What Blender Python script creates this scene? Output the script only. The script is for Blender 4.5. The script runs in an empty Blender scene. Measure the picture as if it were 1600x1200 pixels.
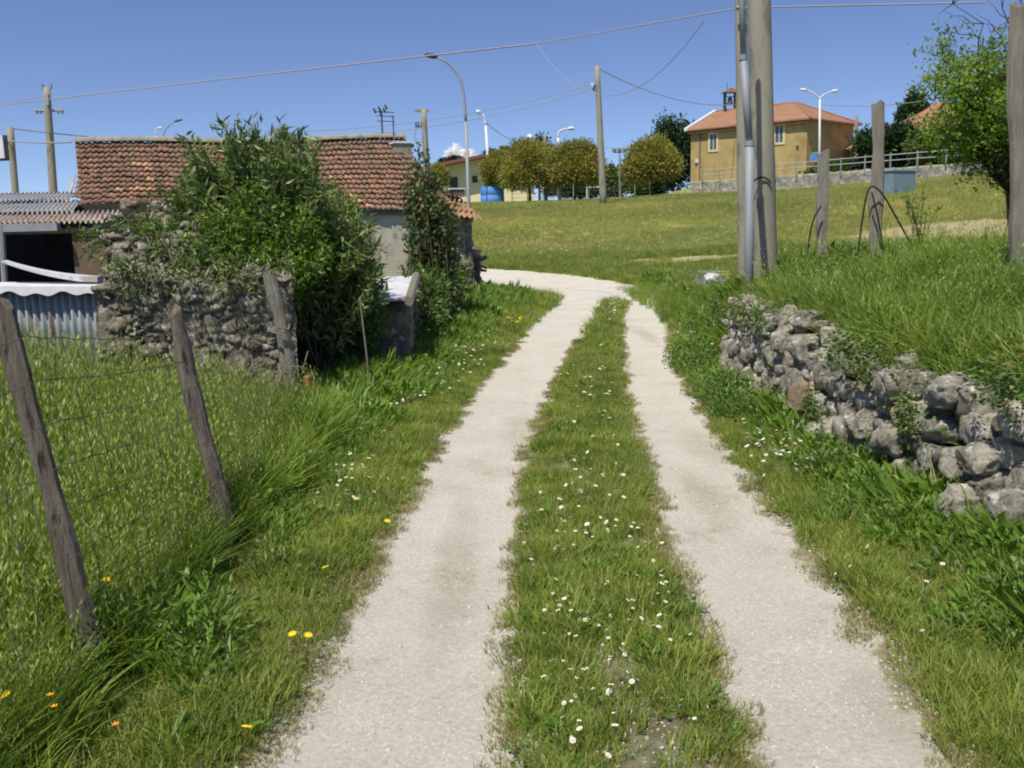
import bpy, math, random
import numpy as np
from mathutils import Vector, Matrix, noise as mn
random.seed(7); RS = np.random.RandomState(11)
R = math.radians
scene = bpy.context.scene
C = scene.collection

# ------------------------------------------------------------------ camera
CAM_H, PITCH, ROLL, FPX = 1.65, R(9.4), R(1.4), 1511.1
cam_d = bpy.data.cameras.new("camera"); cam = bpy.data.objects.new("camera", cam_d); C.objects.link(cam)
CM = Matrix.Rotation(math.pi/2-PITCH, 3, 'X') @ Matrix.Rotation(-ROLL, 3, 'Z')
cam.matrix_world = Matrix.Translation((0, 0, CAM_H)) @ CM.to_4x4()
cam_d.sensor_width = 36; cam_d.lens = 34.0; cam_d.clip_start = .05; cam_d.clip_end = 9000
scene.camera = cam
# ------------------------------------------------------------------ light
SUN_EL, SUN_AZ = R(59), math.atan2(-0.46, -0.888)
w = bpy.data.worlds.new("World"); scene.world = w; w.use_nodes = True
wn = w.node_tree; bg = wn.nodes['Background']
sky = wn.nodes.new('ShaderNodeTexSky'); sky.sky_type = 'NISHITA'; sky.sun_disc = False
sky.sun_elevation = SUN_EL; sky.sun_rotation = SUN_AZ; sky.altitude = 600
sky.air_density = 1.0; sky.dust_density = 0.3; sky.ozone_density = 2.5
tc = wn.nodes.new('ShaderNodeTexCoord'); mp = wn.nodes.new('ShaderNodeMapping')
mp.inputs['Location'].default_value = (0, 0, 0.075); mp.inputs['Scale'].default_value = (1, 1, 1.5)
wn.links.new(tc.outputs['Generated'], mp.inputs[0]); wn.links.new(mp.outputs[0], sky.inputs[0])
hs = wn.nodes.new('ShaderNodeHueSaturation'); hs.inputs['Hue'].default_value = .512; hs.inputs['Saturation'].default_value = 1.06
wn.links.new(sky.outputs[0], hs.inputs['Color']); wn.links.new(hs.outputs[0], bg.inputs[0]); bg.inputs[1].default_value = 0.125
sd = bpy.data.lights.new("sun", 'SUN'); sd.energy = 4.6; sd.angle = R(.5); sd.color = (1, .935, .80)
so = bpy.data.objects.new("sun", sd); C.objects.link(so)
sv = Vector((math.sin(SUN_AZ)*math.cos(SUN_EL), math.cos(SUN_AZ)*math.cos(SUN_EL), math.sin(SUN_EL)))
so.rotation_euler = sv.to_track_quat('Z', 'Y').to_euler(); so.location = (-20, -30, 40)
scene.view_settings.view_transform = 'Standard'; scene.view_settings.look = 'None'
scene.view_settings.exposure = 0.22
scene.cycles.filter_width = 2.0; scene.cycles.max_bounces = 6; scene.cycles.transparent_max_bounces = 8
scene.cycles.diffuse_bounces = 3; scene.cycles.glossy_bounces = 2
try: scene.cycles.use_denoising = True
except Exception: pass

# ------------------------------------------------------------------ helpers
CMn = np.array(CM)
def ray(px, py): return CMn @ np.array([(px-800)/FPX, -(py-600)/FPX, -1.0])
def P(px, py, y):                      # point of the view ray at distance y in front of the camera
    d = ray(px, py); return d*(y/d[1]) + np.array([0, 0, CAM_H])
def hsh(ix, iy, s):
    n = (ix.astype(np.int64)*374761393 + iy.astype(np.int64)*668265263 + s*974711) & 0x7fffffff
    n = ((n ^ (n >> 13))*1274126177) & 0x7fffffff
    return ((n ^ (n >> 16)) & 0xffff)/65535.0
def vn(x, y, s=0):
    x = np.asarray(x, float); y = np.asarray(y, float)
    ix = np.floor(x); iy = np.floor(y); fx = x-ix; fy = y-iy
    fx = fx*fx*(3-2*fx); fy = fy*fy*(3-2*fy)
    a = hsh(ix, iy, s); b = hsh(ix+1, iy, s); c = hsh(ix, iy+1, s); d = hsh(ix+1, iy+1, s)
    return (a*(1-fx)+b*fx)*(1-fy)+(c*(1-fx)+d*fx)*fy
def fbm(x, y, s=0, o=3):
    x = np.asarray(x, float); y = np.asarray(y, float); t = 0; a = .5
    for k in range(o): t = t + a*vn(x*2**k, y*2**k, s+k*17); a *= .5
    return t/(1-.5**o)
def S(t): t = np.clip(t, 0, 1); return t*t*(3-2*t)
# track: wheel rut edges (x of left rut a..b, right rut c..d) against distance
TY = [0, 2.75, 3.65, 4.4, 5.4, 7.0, 9.9, 12.3, 16.4, 20.4, 23.2]
TA = [-.88, -.84, -.78, -.74, -.69, -.59, -.37, -.07, .43, 1.04, 1.5]
TB = [-.03, -.03, -.02, .01, .04, .12, .46, .78, 1.40, 2.0, 2.5]
TCc = [.71, .71, .74, .77, .84, .94, 1.15, 1.41, 1.91, 2.46, 2.55]
TD = [1.33, 1.34, 1.42, 1.44, 1.48, 1.58, 1.80, 2.08, 2.64, 3.20, 3.48]
BEND = np.array([(1.2, 20.6), (3.12, 20.6), (3.35, 23.2), (3.2, 25), (2.6, 27.0), (1.6, 29.2), (.3, 31.2), (-1.2, 33), (-4, 35), (-9, 36.6), (-14, 36.5), (-14, 33.2), (-9, 33), (-4.5, 30.5), (-2.2, 27.6), (-.7, 25.2), (.1, 23.9), (.9, 22.2)])
def poly_sd(x, y, P_):
    x = np.asarray(x, float); y = np.asarray(y, float)
    d = np.full(x.shape, 1e9); ins = np.zeros(x.shape, bool); n = len(P_)
    for i in range(n):
        ax, ay = P_[i]; bx, by = P_[(i+1) % n]
        ex, ey = bx-ax, by-ay; t = np.clip(((x-ax)*ex+(y-ay)*ey)/(ex*ex+ey*ey), 0, 1)
        d = np.minimum(d, np.hypot(x-ax-t*ex, y-ay-t*ey))
        c = ((ay > y) != (by > y)) & (x < (bx-ax)*(y-ay)/((by-ay) if by != ay else 1e-9)+ax)
        ins ^= c
    return np.where(ins, d, -d)
def track_sd(x, y):
    x = np.asarray(x, float); y = np.asarray(y, float)
    a = np.interp(y, TY, TA); b = np.interp(y, TY, TB); c = np.interp(y, TY, TCc); d = np.interp(y, TY, TD)
    s = np.maximum(np.minimum(x-a, b-x), np.minimum(x-c, d-x))
    s = np.where(y < 23.0, s, -9)
    return np.maximum(s, np.clip(poly_sd(x, y, BEND), -9, 9))
def xw(y): return np.interp(y, [0, 4.4, 5.2, 6.7, 8.3, 10.7, 12], [2.5, 2.42, 2.36, 2.24, 2.22, 2.34, 2.4])   # foot of the dry stone wall
WL0, WL1 = np.array([14.8, 79.5]), np.array([31.0, 50.0])          # retaining wall line
def tz(x, y):
    x = np.asarray(x, float); y = np.asarray(y, float)
    ce = np.interp(y, [24, 32, 40, 52, 64, 75, 84, 100, 160, 500], [0, .2, .6, 1.7, 2.75, 3.1, 3.55, 3.9, 4.2, 3.0])
    ri = np.interp(y, [0, 22, 28, 40, 55, 70, 85, 120, 500], [1.1, 1.1, 1.3, 2.3, 3.65, 3.6, 4.3, 4.6, 4.0])
    t = np.clip((x-6)/20, 0, 1); g = ce*(1-t)+ri*t
    wd = .22+1.9*S((y-10.6)/2.5); x0 = xw(y)+.12-.3*S((y-10.6)/3)+.05*np.clip(y-12, 0, 12)
    h = (.74+.12*S((6-y)/4)+.30*S((x-x0-.3)/1.8))-.22*S((x-6)/5)
    fade = 1-S((y-12.2)/6.5)*(1-S((x-6)/6))
    bank = h*S((x-x0)/wd)*fade
    z = np.maximum(g, bank)+.25*np.minimum(g, bank)*S((y-14)/10)*0
    # terrace with the road behind the retaining wall
    e = WL1-WL0; L = np.hypot(*e); s = ((x-WL0[0])*e[0]+(y-WL0[1])*e[1])/L; dd = -((x-WL0[0])*e[1]-(y-WL0[1])*e[0])/L
    k = S((dd-.15)/.4)*S((s+6)/6)
    z = z*(1-k)+np.maximum(z, 4.3+.0*s)*k
    rel = (fbm(x*.9, y*.9, 3)-.5)*.07*(np.abs(x-1) < 60)+(fbm(x*4, y*4, 5)-.5)*.035*(y < 40)
    sdk = np.clip(track_sd(x, y)/.25, -1, 1)
    z = z+rel*np.where(sdk > 0, .35, 1)-.025*S((sdk+1)/2)
    z = z+.35*S((-x-3)/30)*S((y-20)/20)*0
    return z
def tz1(x, y): return float(tz(np.array([x]), np.array([y]))[0])
GT = np.concatenate([np.arange(2, 12, .02), np.arange(12, 40, .06), np.arange(40, 130, .3)])
def G(px, py):                         # where the view ray meets the ground
    d = ray(px, py); p = d[None, :]*GT[:, None]; h = CAM_H+p[:, 2] < tz(p[:, 0], p[:, 1]); i = int(np.argmax(h)) if h.any() else len(GT)-1
    return p[i, 0], p[i, 1]
def B(px, py, y):                      # ground point below the view ray at distance y
    p = P(px, py, y); return np.array([p[0], y, tz1(p[0], y)])

def tag(o, label=None, cat=None, group=None, kind=None):
    if label: o['label'] = label
    if cat: o['category'] = cat
    if group: o['group'] = group
    if kind: o['kind'] = kind
    return o
def thing(name, loc, label, cat, group=None):
    o = bpy.data.objects.new(name, None); C.objects.link(o); o.location = [float(v) for v in loc]; o.empty_display_size = .2
    return tag(o, label, cat, group)
def origin(o):
    v = Vector((0, 0, 0))
    while o is not None: v += Vector(o.location); o = o.parent
    return np.array(v)
def obj(name, V, F, mats, parent=None, loc=None, mi=None, smooth=False, label=None):
    V = np.asarray(V, float).reshape(-1, 3)
    if parent is not None: og = origin(parent)
    elif loc is not None: og = np.array(loc, float)
    else: og = np.array([V[:, 0].mean(), V[:, 1].mean(), V[:, 2].min()])
    me = bpy.data.meshes.new(name)
    V = V-og
    if isinstance(F, np.ndarray):
        n, k = F.shape
        me.vertices.add(len(V)); me.vertices.foreach_set('co', V.astype(np.float32).ravel())
        me.loops.add(n*k); me.loops.foreach_set('vertex_index', F.astype(np.int32).ravel())
        me.polygons.add(n); me.polygons.foreach_set('loop_start', np.arange(0, n*k, k, dtype=np.int32))
        me.update(calc_edges=True)
    else:
        me.from_pydata(V.tolist(), [], F); me.update()
    if not isinstance(mats, (list, tuple)): mats = [mats]
    for m in mats: me.materials.append(m)
    if mi is not None: me.polygons.foreach_set('material_index', np.asarray(mi, np.int32))
    if smooth: me.polygons.foreach_set('use_smooth', np.ones(len(me.polygons), bool))
    o = bpy.data.objects.new(name, me); C.objects.link(o)
    if parent is not None: o.parent = parent
    else: o.location = og.tolist()
    if label: o['label'] = label
    return o
class MB:
    def __init__(s): s.v = []; s.f = []; s.m = []
    def add(s, V, F, mi=0):
        n = len(s.v); s.v += [tuple(map(float, p)) for p in V]; s.f += [tuple(int(i)+n for i in f) for f in F]; s.m += [mi]*len(F); return s
    def box(s, c, d, rz=0, mi=0, taper=1.0, tilt=None):
        cx, cy, cz = c; a, b, h = d[0]/2, d[1]/2, d[2]/2
        P_ = [(-a, -b, -h), (a, -b, -h), (a, b, -h), (-a, b, -h), (-a*taper, -b*taper, h), (a*taper, -b*taper, h), (a*taper, b*taper, h), (-a*taper, b*taper, h)]
        M_ = Matrix.Rotation(rz, 3, 'Z')
        if tilt: M_ = M_ @ Matrix.Rotation(tilt[0], 3, 'X') @ Matrix.Rotation(tilt[1], 3, 'Y')
        V = [tuple(M_ @ Vector(p)+Vector(c)) for p in P_]
        return s.add(V, [(0, 3, 2, 1), (4, 5, 6, 7), (0, 1, 5, 4), (1, 2, 6, 5), (2, 3, 7, 6), (3, 0, 4, 7)], mi)
    def pts8(s, V, mi=0): return s.add(V, [(0, 3, 2, 1), (4, 5, 6, 7), (0, 1, 5, 4), (1, 2, 6, 5), (2, 3, 7, 6), (3, 0, 4, 7)], mi)
    def tube(s, pts, r, n=8, mi=0, cap=True):
        pts = [Vector([float(q) for q in p]) for p in pts]; k = len(pts)
        rr = r if isinstance(r, (list, tuple, np.ndarray)) else [r]*k
        V = []; up = None
        for i, p in enumerate(pts):
            d = (pts[min(i+1, k-1)]-pts[max(i-1, 0)]).normalized()
            if up is None:
                up = Vector((0, 0, 1)) if abs(d.z) < .9 else Vector((1, 0, 0))
            a = d.cross(up).normalized(); b = a.cross(d).normalized(); up = b
            for j in range(n):
                t = 2*math.pi*j/n; V.append(p+(a*math.cos(t)+b*math.sin(t))*float(rr[i]))
        F = [(i*n+j, i*n+(j+1) % n, (i+1)*n+(j+1) % n, (i+1)*n+j) for i in range(k-1) for j in range(n)]
        if cap: F += [tuple(reversed(range(n))), tuple(range((k-1)*n, k*n))]
        return s.add(V, F, mi)
    def build(s, name, mats, parent=None, loc=None, smooth=False, label=None):
        return obj(name, s.v, s.f, mats, parent, loc, s.m, smooth, label)

# ------------------------------------------------------------------ materials
def nodes(name):
    m = bpy.data.materials.new(name); m.use_nodes = True; nt = m.node_tree; return m, nt, nt.nodes['Principled BSDF']
def N(nt, t, **k):
    n = nt.nodes.new(t)
    for a, b in k.items(): setattr(n, a, b)
    return n
def ramp(nt, src, stops):
    r = N(nt, 'ShaderNodeValToRGB'); cr = r.color_ramp
    while len(cr.elements) < len(stops): cr.elements.new(.5)
    for e, (p, c) in zip(cr.elements, stops): e.position = p; e.color = (*c, 1) if len(c) == 3 else c
    nt.links.new(src, r.inputs[0]); return r
def noise_n(nt, scale, detail=5, rough=.6, vec=None, out=0):
    n = N(nt, 'ShaderNodeTexNoise'); n.inputs['Scale'].default_value = scale; n.inputs['Detail'].default_value = detail; n.inputs['Roughness'].default_value = rough
    if vec is not None: nt.links.new(vec, n.inputs['Vector'])
    return n
def mixc(nt, fac, a, b, bt='MIX'):
    m = N(nt, 'ShaderNodeMix', data_type='RGBA', blend_type=bt)
    if isinstance(fac, (int, float)): m.inputs[0].default_value = fac
    else: nt.links.new(fac, m.inputs[0])
    for i, v in ((6, a), (7, b)):
        if isinstance(v, tuple): m.inputs[i].default_value = (*v, 1)
        else: nt.links.new(v, m.inputs[i])
    return m.outputs[2]
def objvec(nt, stretch=(1, 1, 1)):
    tcn = N(nt, 'ShaderNodeTexCoord'); mpn = N(nt, 'ShaderNodeMapping'); mpn.inputs['Scale'].default_value = stretch
    nt.links.new(tcn.outputs['Object'], mpn.inputs[0]); return mpn.outputs[0]
def bump(nt, b, h, st, dist=.02):
    bn = N(nt, 'ShaderNodeBump'); bn.inputs['Strength'].default_value = st; bn.inputs['Distance'].default_value = dist
    nt.links.new(h, bn.inputs['Height']); nt.links.new(bn.outputs[0], b.inputs['Normal'])
def surf(name, stops, scale=6, rough=.85, bs=.5, bd=.02, stretch=(1, 1, 1), detail=8, spots=None, spot_scale=3, spot_cut=(.55, .62), metal=0, fine=None):
    m, nt, b = nodes(name); v = objvec(nt, stretch); n = noise_n(nt, scale, detail, .65, v)
    k = len(stops); r = ramp(nt, n.outputs[0], [(.28+.44*i/max(k-1, 1), c) for i, c in enumerate(stops)])
    col = r.outputs[0]
    if spots:
        n2 = noise_n(nt, spot_scale, 6, .7, v); r2 = ramp(nt, n2.outputs[0], [(spot_cut[0], (0, 0, 0)), (spot_cut[1], (1, 1, 1))])
        col = mixc(nt, r2.outputs[0], col, spots)
    n3 = noise_n(nt, fine or scale*6, 6, .7, v)
    nt.links.new(col, b.inputs['Base Color']); b.inputs['Roughness'].default_value = rough; b.inputs['Metallic'].default_value = metal
    b.inputs['Specular IOR Level'].default_value = .3
    if bs: bump(nt, b, n3.outputs[0], bs, bd)
    return m
def leaf(name, stops, trans=.35, rough=.45, big=1.2, dark=None, spec=.35, inst=False):
    m, nt, b = nodes(name); g = N(nt, 'ShaderNodeNewGeometry')
    src = g.outputs['Random Per Island']
    if inst:
        oi = N(nt, 'ShaderNodeObjectInfo'); ad = N(nt, 'ShaderNodeMath', operation='MULTIPLY_ADD'); nt.links.new(oi.outputs['Random'], ad.inputs[0]); ad.inputs[1].default_value = .45
        mu = N(nt, 'ShaderNodeMath', operation='MULTIPLY'); nt.links.new(src, mu.inputs[0]); mu.inputs[1].default_value = .55; nt.links.new(mu.outputs[0], ad.inputs[2]); src = ad.outputs[0]
    r = ramp(nt, src, [(i/max(len(stops)-1, 1), c) for i, c in enumerate(stops)])
    nz = noise_n(nt, big, 3, .6, g.outputs['Position']); r2 = ramp(nt, nz.outputs[0], [(.3, (.66, .72, .66)), (.7, (1.3, 1.22, 1.1))])
    col = mixc(nt, 1.0, r.outputs[0], r2.outputs[0], 'MULTIPLY')
    nt.links.new(col, b.inputs['Base Color']); b.inputs['Roughness'].default_value = rough; b.inputs['Specular IOR Level'].default_value = spec
    tr = N(nt, 'ShaderNodeBsdfTranslucent'); c2 = mixc(nt, 1.0, col, (1.25, 1.35, .5), 'MULTIPLY'); nt.links.new(c2, tr.inputs[0])
    mx = N(nt, 'ShaderNodeMixShader'); mx.inputs[0].default_value = trans
    nt.links.new(b.outputs[0], mx.inputs[1]); nt.links.new(tr.outputs[0], mx.inputs[2])
    nt.links.new(mx.outputs[0], nt.nodes['Material Output'].inputs[0]); return m
def plain(name, c, rough=.6, metal=0): return surf(name, [tuple(v*.82 for v in c), c, tuple(min(1, v*1.15) for v in c)], 5, rough, .15, .005, metal=metal)

M_conc = surf('pole_concrete', [(.20, .19, .15), (.27, .25, .19), (.32, .30, .23)], 3, .9, .4, .01, (1, 1, .25), spots=(.17, .165, .13), spot_scale=5)
M_galv = surf('galvanised_steel', [(.19, .21, .235), (.26, .28, .30), (.32, .34, .36)], 4, .6, .1, .003, (1, 1, .2), metal=.1)
M_white_metal = plain('white_painted_metal', (.60, .62, .64), .5)
M_wood = surf('weathered_wood', [(.10, .085, .065), (.21, .18, .14), (.33, .295, .235)], 7, .95, 1.0, .02, (6, 6, .5), spots=(.05, .04, .03), spot_scale=5)
M_wood2 = surf('pale_weathered_wood', [(.17, .16, .13), (.26, .24, .19), (.34, .31, .25)], 7, .95, 1.0, .015, (6, 6, .6))
M_wire = plain('rusty_wire', (.10, .085, .07), .7)
M_cable = plain('twisted_cable', (.30, .29, .27), .9)
M_dark = plain('dark_metal', (.05, .05, .055), .6)
M_black = plain('black_plastic', (.018, .018, .02), .45)
M_bark = surf('bark', [(.035, .028, .02), (.08, .065, .05), (.13, .11, .085)], 8, .95, 1.0, .03, (4, 4, .8))
M_stem = surf('green_brown_stem', [(.05, .05, .025), (.11, .10, .05)], 10, .8, .3)
M_cement = surf('cement_block', [(.40, .37, .28), (.51, .475, .365), (.58, .545, .43)], 3, .95, .6, .015, spots=(.21, .195, .15), spot_scale=2.2)
M_plaster = surf('ochre_plaster', [(.33, .245, .10), (.40, .305, .13), (.46, .36, .165)], .9, .95, .3, .02, spots=(.27, .19, .085), spot_scale=.5, spot_cut=(.48, .66))
M_cream = surf('cream_plaster', [(.60, .56, .36), (.68, .64, .42)], .7, .9, .2, .02)
M_blue = plain('blue_plastic', (.10, .26, .66), .4)
M_iron = surf('corrugated_steel', [(.21, .24, .25), (.31, .345, .36), (.39, .42, .43)], 2.2, .55, .2, .004, (3, 3, .35), spots=(.20, .16, .13), spot_scale=2.2, metal=.2)
M_roofiron = surf('old_roof_sheet', [(.30, .29, .285), (.40, .39, .375), (.46, .45, .43)], 2.2, .75, .3, .006, spots=(.24, .235, .22), spot_scale=2.4)
M_rustiron = surf('rusty_roof_sheet', [(.42, .40, .37), (.40, .34, .28), (.50, .47, .43)], 2.0, .8, .3, .006, spots=(.26, .12, .06), spot_scale=2.6, spot_cut=(.50, .62))
M_inside = surf('shade_dark_wall', [(.03, .028, .024), (.05, .045, .04)], 3, .95, .3)  # interior shade painted as near-black colour, for shed walls and hut core
M_brickp = surf('brown_block', [(.11, .075, .05), (.17, .12, .08)], 3, .95, .5, spots=(.22, .17, .11), spot_scale=2)
M_redbrick = surf('terracotta', [(.30, .11, .05), (.42, .17, .08)], 5, .9, .5)

def stone_mat(name, cols, att=True, moss=(.10, .11, .05), white=(.62, .60, .54)):
    m, nt, b = nodes(name); g = N(nt, 'ShaderNodeNewGeometry'); v = objvec(nt)
    n = noise_n(nt, 5, 9, .72, v); r = ramp(nt, n.outputs[0], [(.3+.4*i/(len(cols)-1), c) for i, c in enumerate(cols)])
    col = r.outputs[0]
    if att:
        a = N(nt, 'ShaderNodeAttribute', attribute_name='tone'); r0 = ramp(nt, a.outputs['Fac'], [(0, (.68, .66, .62)), (.5, (1.0, .98, .93)), (1, (1.35, 1.3, 1.2))])
        col = mixc(nt, 1.0, col, r0.outputs[0], 'MULTIPLY')
    n2 = noise_n(nt, 9, 8, .75, v); r2 = ramp(nt, n2.outputs[0], [(.56, (0, 0, 0)), (.60, (1, 1, 1))]); col = mixc(nt, r2.outputs[0], col, white)
    n4 = noise_n(nt, 2.3, 7, .7, v); r4 = ramp(nt, n4.outputs[0], [(.54, (0, 0, 0)), (.64, (.8, .8, .8))]); col = mixc(nt, r4.outputs[0], col, moss)
    n5 = noise_n(nt, 22, 6, .8, v); r5 = ramp(nt, n5.outputs[0], [(.36, (.3, .3, .3)), (.5, (1, 1, 1))]); col = mixc(nt, 1.0, col, r5.outputs[0], 'MULTIPLY')
    nt.links.new(col, b.inputs['Base Color']); b.inputs['Roughness'].default_value = .95; b.inputs['Specular IOR Level'].default_value = .15
    n3 = noise_n(nt, 26, 10, .75, v); bump(nt, b, n3.outputs[0], 1.0, .035); return m
M_stone = stone_mat('lichen_limestone', [(.20, .195, .165), (.39, .375, .32), (.54, .52, .46)], white=(.74, .72, .66))
M_rubble = stone_mat('mortared_rubble', [(.15, .14, .11), (.27, .25, .20), (.40, .375, .31)], white=(.60, .58, .50), moss=(.14, .14, .08))
M_palewall = stone_mat('pale_stone_wall', [(.26, .25, .22), (.40, .39, .35), (.50, .48, .43)], moss=(.16, .18, .10))
M_slab = surf('yellow_brown_slab', [(.17, .13, .08), (.26, .20, .12), (.30, .26, .19)], 5, .9, 1.0, .02)

def tile_mat():
    m, nt, b = nodes('clay_roof_tiles'); v = objvec(nt); a = N(nt, 'ShaderNodeAttribute', attribute_name='tone')
    r0 = ramp(nt, a.outputs['Fac'], [(0, (.14, .09, .06)), (.35, (.20, .11, .068)), (.62, (.265, .135, .08)), (.85, (.33, .165, .09)), (1, (.48, .27, .13))])
    n = noise_n(nt, 7, 8, .75, v); r = ramp(nt, n.outputs[0], [(.52, (0, 0, 0)), (.66, (.7, .7, .7))]); col = mixc(nt, r.outputs[0], r0.outputs[0], (.17, .15, .115))
    n2 = noise_n(nt, 13, 6, .7, v); r2 = ramp(nt, n2.outputs[0], [(.63, (0, 0, 0)), (.67, (1, 1, 1))]); col = mixc(nt, r2.outputs[0], col, (.42, .38, .29))
    nt.links.new(col, b.inputs['Base Color']); b.inputs['Roughness'].default_value = .9
    n3 = noise_n(nt, 30, 5, .7, v); bump(nt, b, n3.outputs[0], .6, .01); return m
M_tile = tile_mat()
M_fartile = surf('far_clay_tiles', [(.24, .125, .07), (.29, .155, .09), (.34, .19, .115)], 1.2, .9, .4, .03, spots=(.34, .15, .07), spot_scale=2)

def ground_mat():
    m, nt, b = nodes('grassy_earth_and_gravel'); g = N(nt, 'ShaderNodeNewGeometry'); pos = g.outputs['Position']
    a = N(nt, 'ShaderNodeAttribute', attribute_name='track'); f = N(nt, 'ShaderNodeAttribute', attribute_name='far'); hy = N(nt, 'ShaderNodeAttribute', attribute_name='dry')
    # soil under grass near, meadow colour far
    n1 = noise_n(nt, 1.6, 8, .7, pos); near = ramp(nt, n1.outputs[0], [(.3, (.10, .095, .045)), (.45, (.17, .15, .09)), (.6, (.34, .31, .23))])
    n2 = noise_n(nt, .09, 6, .65, pos); fr = ramp(nt, n2.outputs[0], [(.34, (.15, .21, .055)), (.46, (.22, .26, .08)), (.55, (.29, .26, .10)), (.66, (.27, .20, .10))])
    n2b = noise_n(nt, 2.5, 6, .8, pos); fr2 = ramp(nt, n2b.outputs[0], [(.3, (.6, .62, .6)), (.7, (1.35, 1.3, 1.25))]); farc = mixc(nt, 1.0, fr.outputs[0], fr2.outputs[0], 'MULTIPLY')
    gcol = mixc(nt, f.outputs['Fac'], near.outputs[0], farc)
    dryc = mixc(nt, n2b.outputs[0], (.30, .25, .13), (.44, .37, .21)); gcol = mixc(nt, hy.outputs['Fac'], gcol, dryc)
    # gravel
    n3 = noise_n(nt, 1.3, 10, .78, pos); gr = ramp(nt, n3.outputs[0], [(.30, (.43, .38, .29)), (.42, (.565, .53, .45)), (.62, (.63, .60, .525))])
    n4 = noise_n(nt, 48, 6, .9, pos); sp = ramp(nt, n4.outputs[0], [(.30, (.38, .35, .30)), (.42, (.86, .85, .82)), (.55, (1, 1, 1)), (.66, (1.35, 1.35, 1.35))])
    st = N(nt, 'ShaderNodeAttribute', attribute_name='damp'); nst = noise_n(nt, 3, 10, .85, pos); ms = N(nt, 'ShaderNodeMath', operation='MULTIPLY'); nt.links.new(st.outputs['Fac'], ms.inputs[0]); nt.links.new(nst.outputs[0], ms.inputs[1])
    rs_ = ramp(nt, ms.outputs[0], [(.22, (0, 0, 0)), (.46, (.42, .42, .42))]); grs = mixc(nt, rs_.outputs[0], gr.outputs[0], (.36, .31, .225))
    gcol2 = mixc(nt, 1.0, grs, sp.outputs[0], 'MULTIPLY')
    # ragged edge: dry brown thatch between gravel and green
    n5 = noise_n(nt, 7, 8, .75, pos)
    ad = N(nt, 'ShaderNodeMath', operation='MULTIPLY_ADD'); nt.links.new(n5.outputs[0], ad.inputs[0]); ad.inputs[1].default_value = .9; 
    sb = N(nt, 'ShaderNodeMath', operation='SUBTRACT'); nt.links.new(a.outputs['Fac'], sb.inputs[0]); sb.inputs[1].default_value = .45; nt.links.new(sb.outputs[0], ad.inputs[2])
    e1 = ramp(nt, ad.outputs[0], [(.28, (0, 0, 0)), (.40, (1, 1, 1))]); e2 = ramp(nt, ad.outputs[0], [(.42, (0, 0, 0)), (.54, (1, 1, 1))])
    col = mixc(nt, e1.outputs[0], gcol, (.30, .265, .15)); col = mixc(nt, e2.outputs[0], col, gcol2)
    nt.links.new(col, b.inputs['Base Color']); b.inputs['Roughness'].default_value = .97; b.inputs['Specular IOR Level'].default_value = .1
    vo = N(nt, 'ShaderNodeTexVoronoi'); vo.inputs['Scale'].default_value = 70; nt.links.new(pos, vo.inputs['Vector'])
    bump(nt, b, n4.outputs[0], .7, .022); return m
M_ground = ground_mat()

# ------------------------------------------------------------------ terrain
def axis(segs):
    out = [segs[0][0]]
    for a, b, s in segs:
        n = max(1, round((b-a)/s)); out += list(np.linspace(a, b, n+1)[1:])
    return np.array(out)
gx = axis([(-400, -100, 30), (-100, -20, 5), (-20, -6, .8), (-6, -1.2, .12), (-1.2, 4.4, .06), (4.4, 9, .2), (9, 40, .7), (40, 100, 5), (100, 400, 30)])
gy = axis([(-60, -4, 8), (-4, 1.8, .5), (1.8, 12.5, .065), (12.5, 36, .16), (36, 95, .7), (95, 150, 4), (150, 700, 50)])
XX, YY = np.meshgrid(gx, gy); ZZ = tz(XX, YY)
V = np.stack([XX.ravel(), YY.ravel(), ZZ.ravel()], 1)
ny, nx = XX.shape; ii = np.arange(ny*nx).reshape(ny, nx)
Fq = np.stack([ii[:-1, :-1].ravel(), ii[:-1, 1:].ravel(), ii[1:, 1:].ravel(), ii[1:, :-1].ravel()], 1)
sdv = track_sd(V[:, 0], V[:, 1])
edge_n = (fbm(V[:, 0]*2.2, V[:, 1]*2.2, 9)-.5)*.22+(fbm(V[:, 0]*9, V[:, 1]*9, 19)-.5)*.10
trk = np.clip((sdv+edge_n)/.36+.5, 0, 1)
def dry_at(x, y):
    d1 = 1-np.clip(np.hypot((x-5.9)/2.9, (y-33)/2.3), 0, 1)
    d2 = 1-np.clip(np.hypot((x-15.5)/5.2, (y-33.3)/4.8), 0, 1)
    return np.clip(np.maximum(S(d1*2.2)*.8, S(d2*2.5))*(.45+fbm(x*1.3, y*1.3, 31)), 0, 1)
dryv = dry_at(V[:, 0], V[:, 1])
farv = S((V[:, 1]-14)/16)
dampv = np.zeros(len(V))
for cx, cy, ra, rb in ((.10, 7.7, .30, 1.1), (1.42, 6.9, .24, .9), (1.16, 5.7, .16, 1.0), (1.28, 3.1, .22, .5), (-.30, 4.6, .16, 1.6), (2.0, 14.5, .2, 1.6)):
    dampv = np.maximum(dampv, np.exp(-((V[:, 0]-cx)/ra)**2-((V[:, 1]-cy)/rb)**2))
cen = V[Fq].mean(1); isT = trk[Fq].mean(1) > .5
def sub(name, sel):
    f = Fq[sel]; u, inv = np.unique(f, return_inverse=True); f2 = inv.reshape(f.shape)
    o = obj(name, V[u], f2, M_ground, loc=(0, 0, 0), smooth=True)
    for an, arr in (('track', trk), ('far', farv), ('dry', dryv), ('damp', dampv)):
        at = o.data.attributes.new(an, 'FLOAT', 'POINT'); at.data.foreach_set('value', arr[u].astype(np.float32))
    return o
tag(sub('ground', ~isT), kind='structure'); tag(sub('gravel_track', isT), kind='structure')
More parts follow.
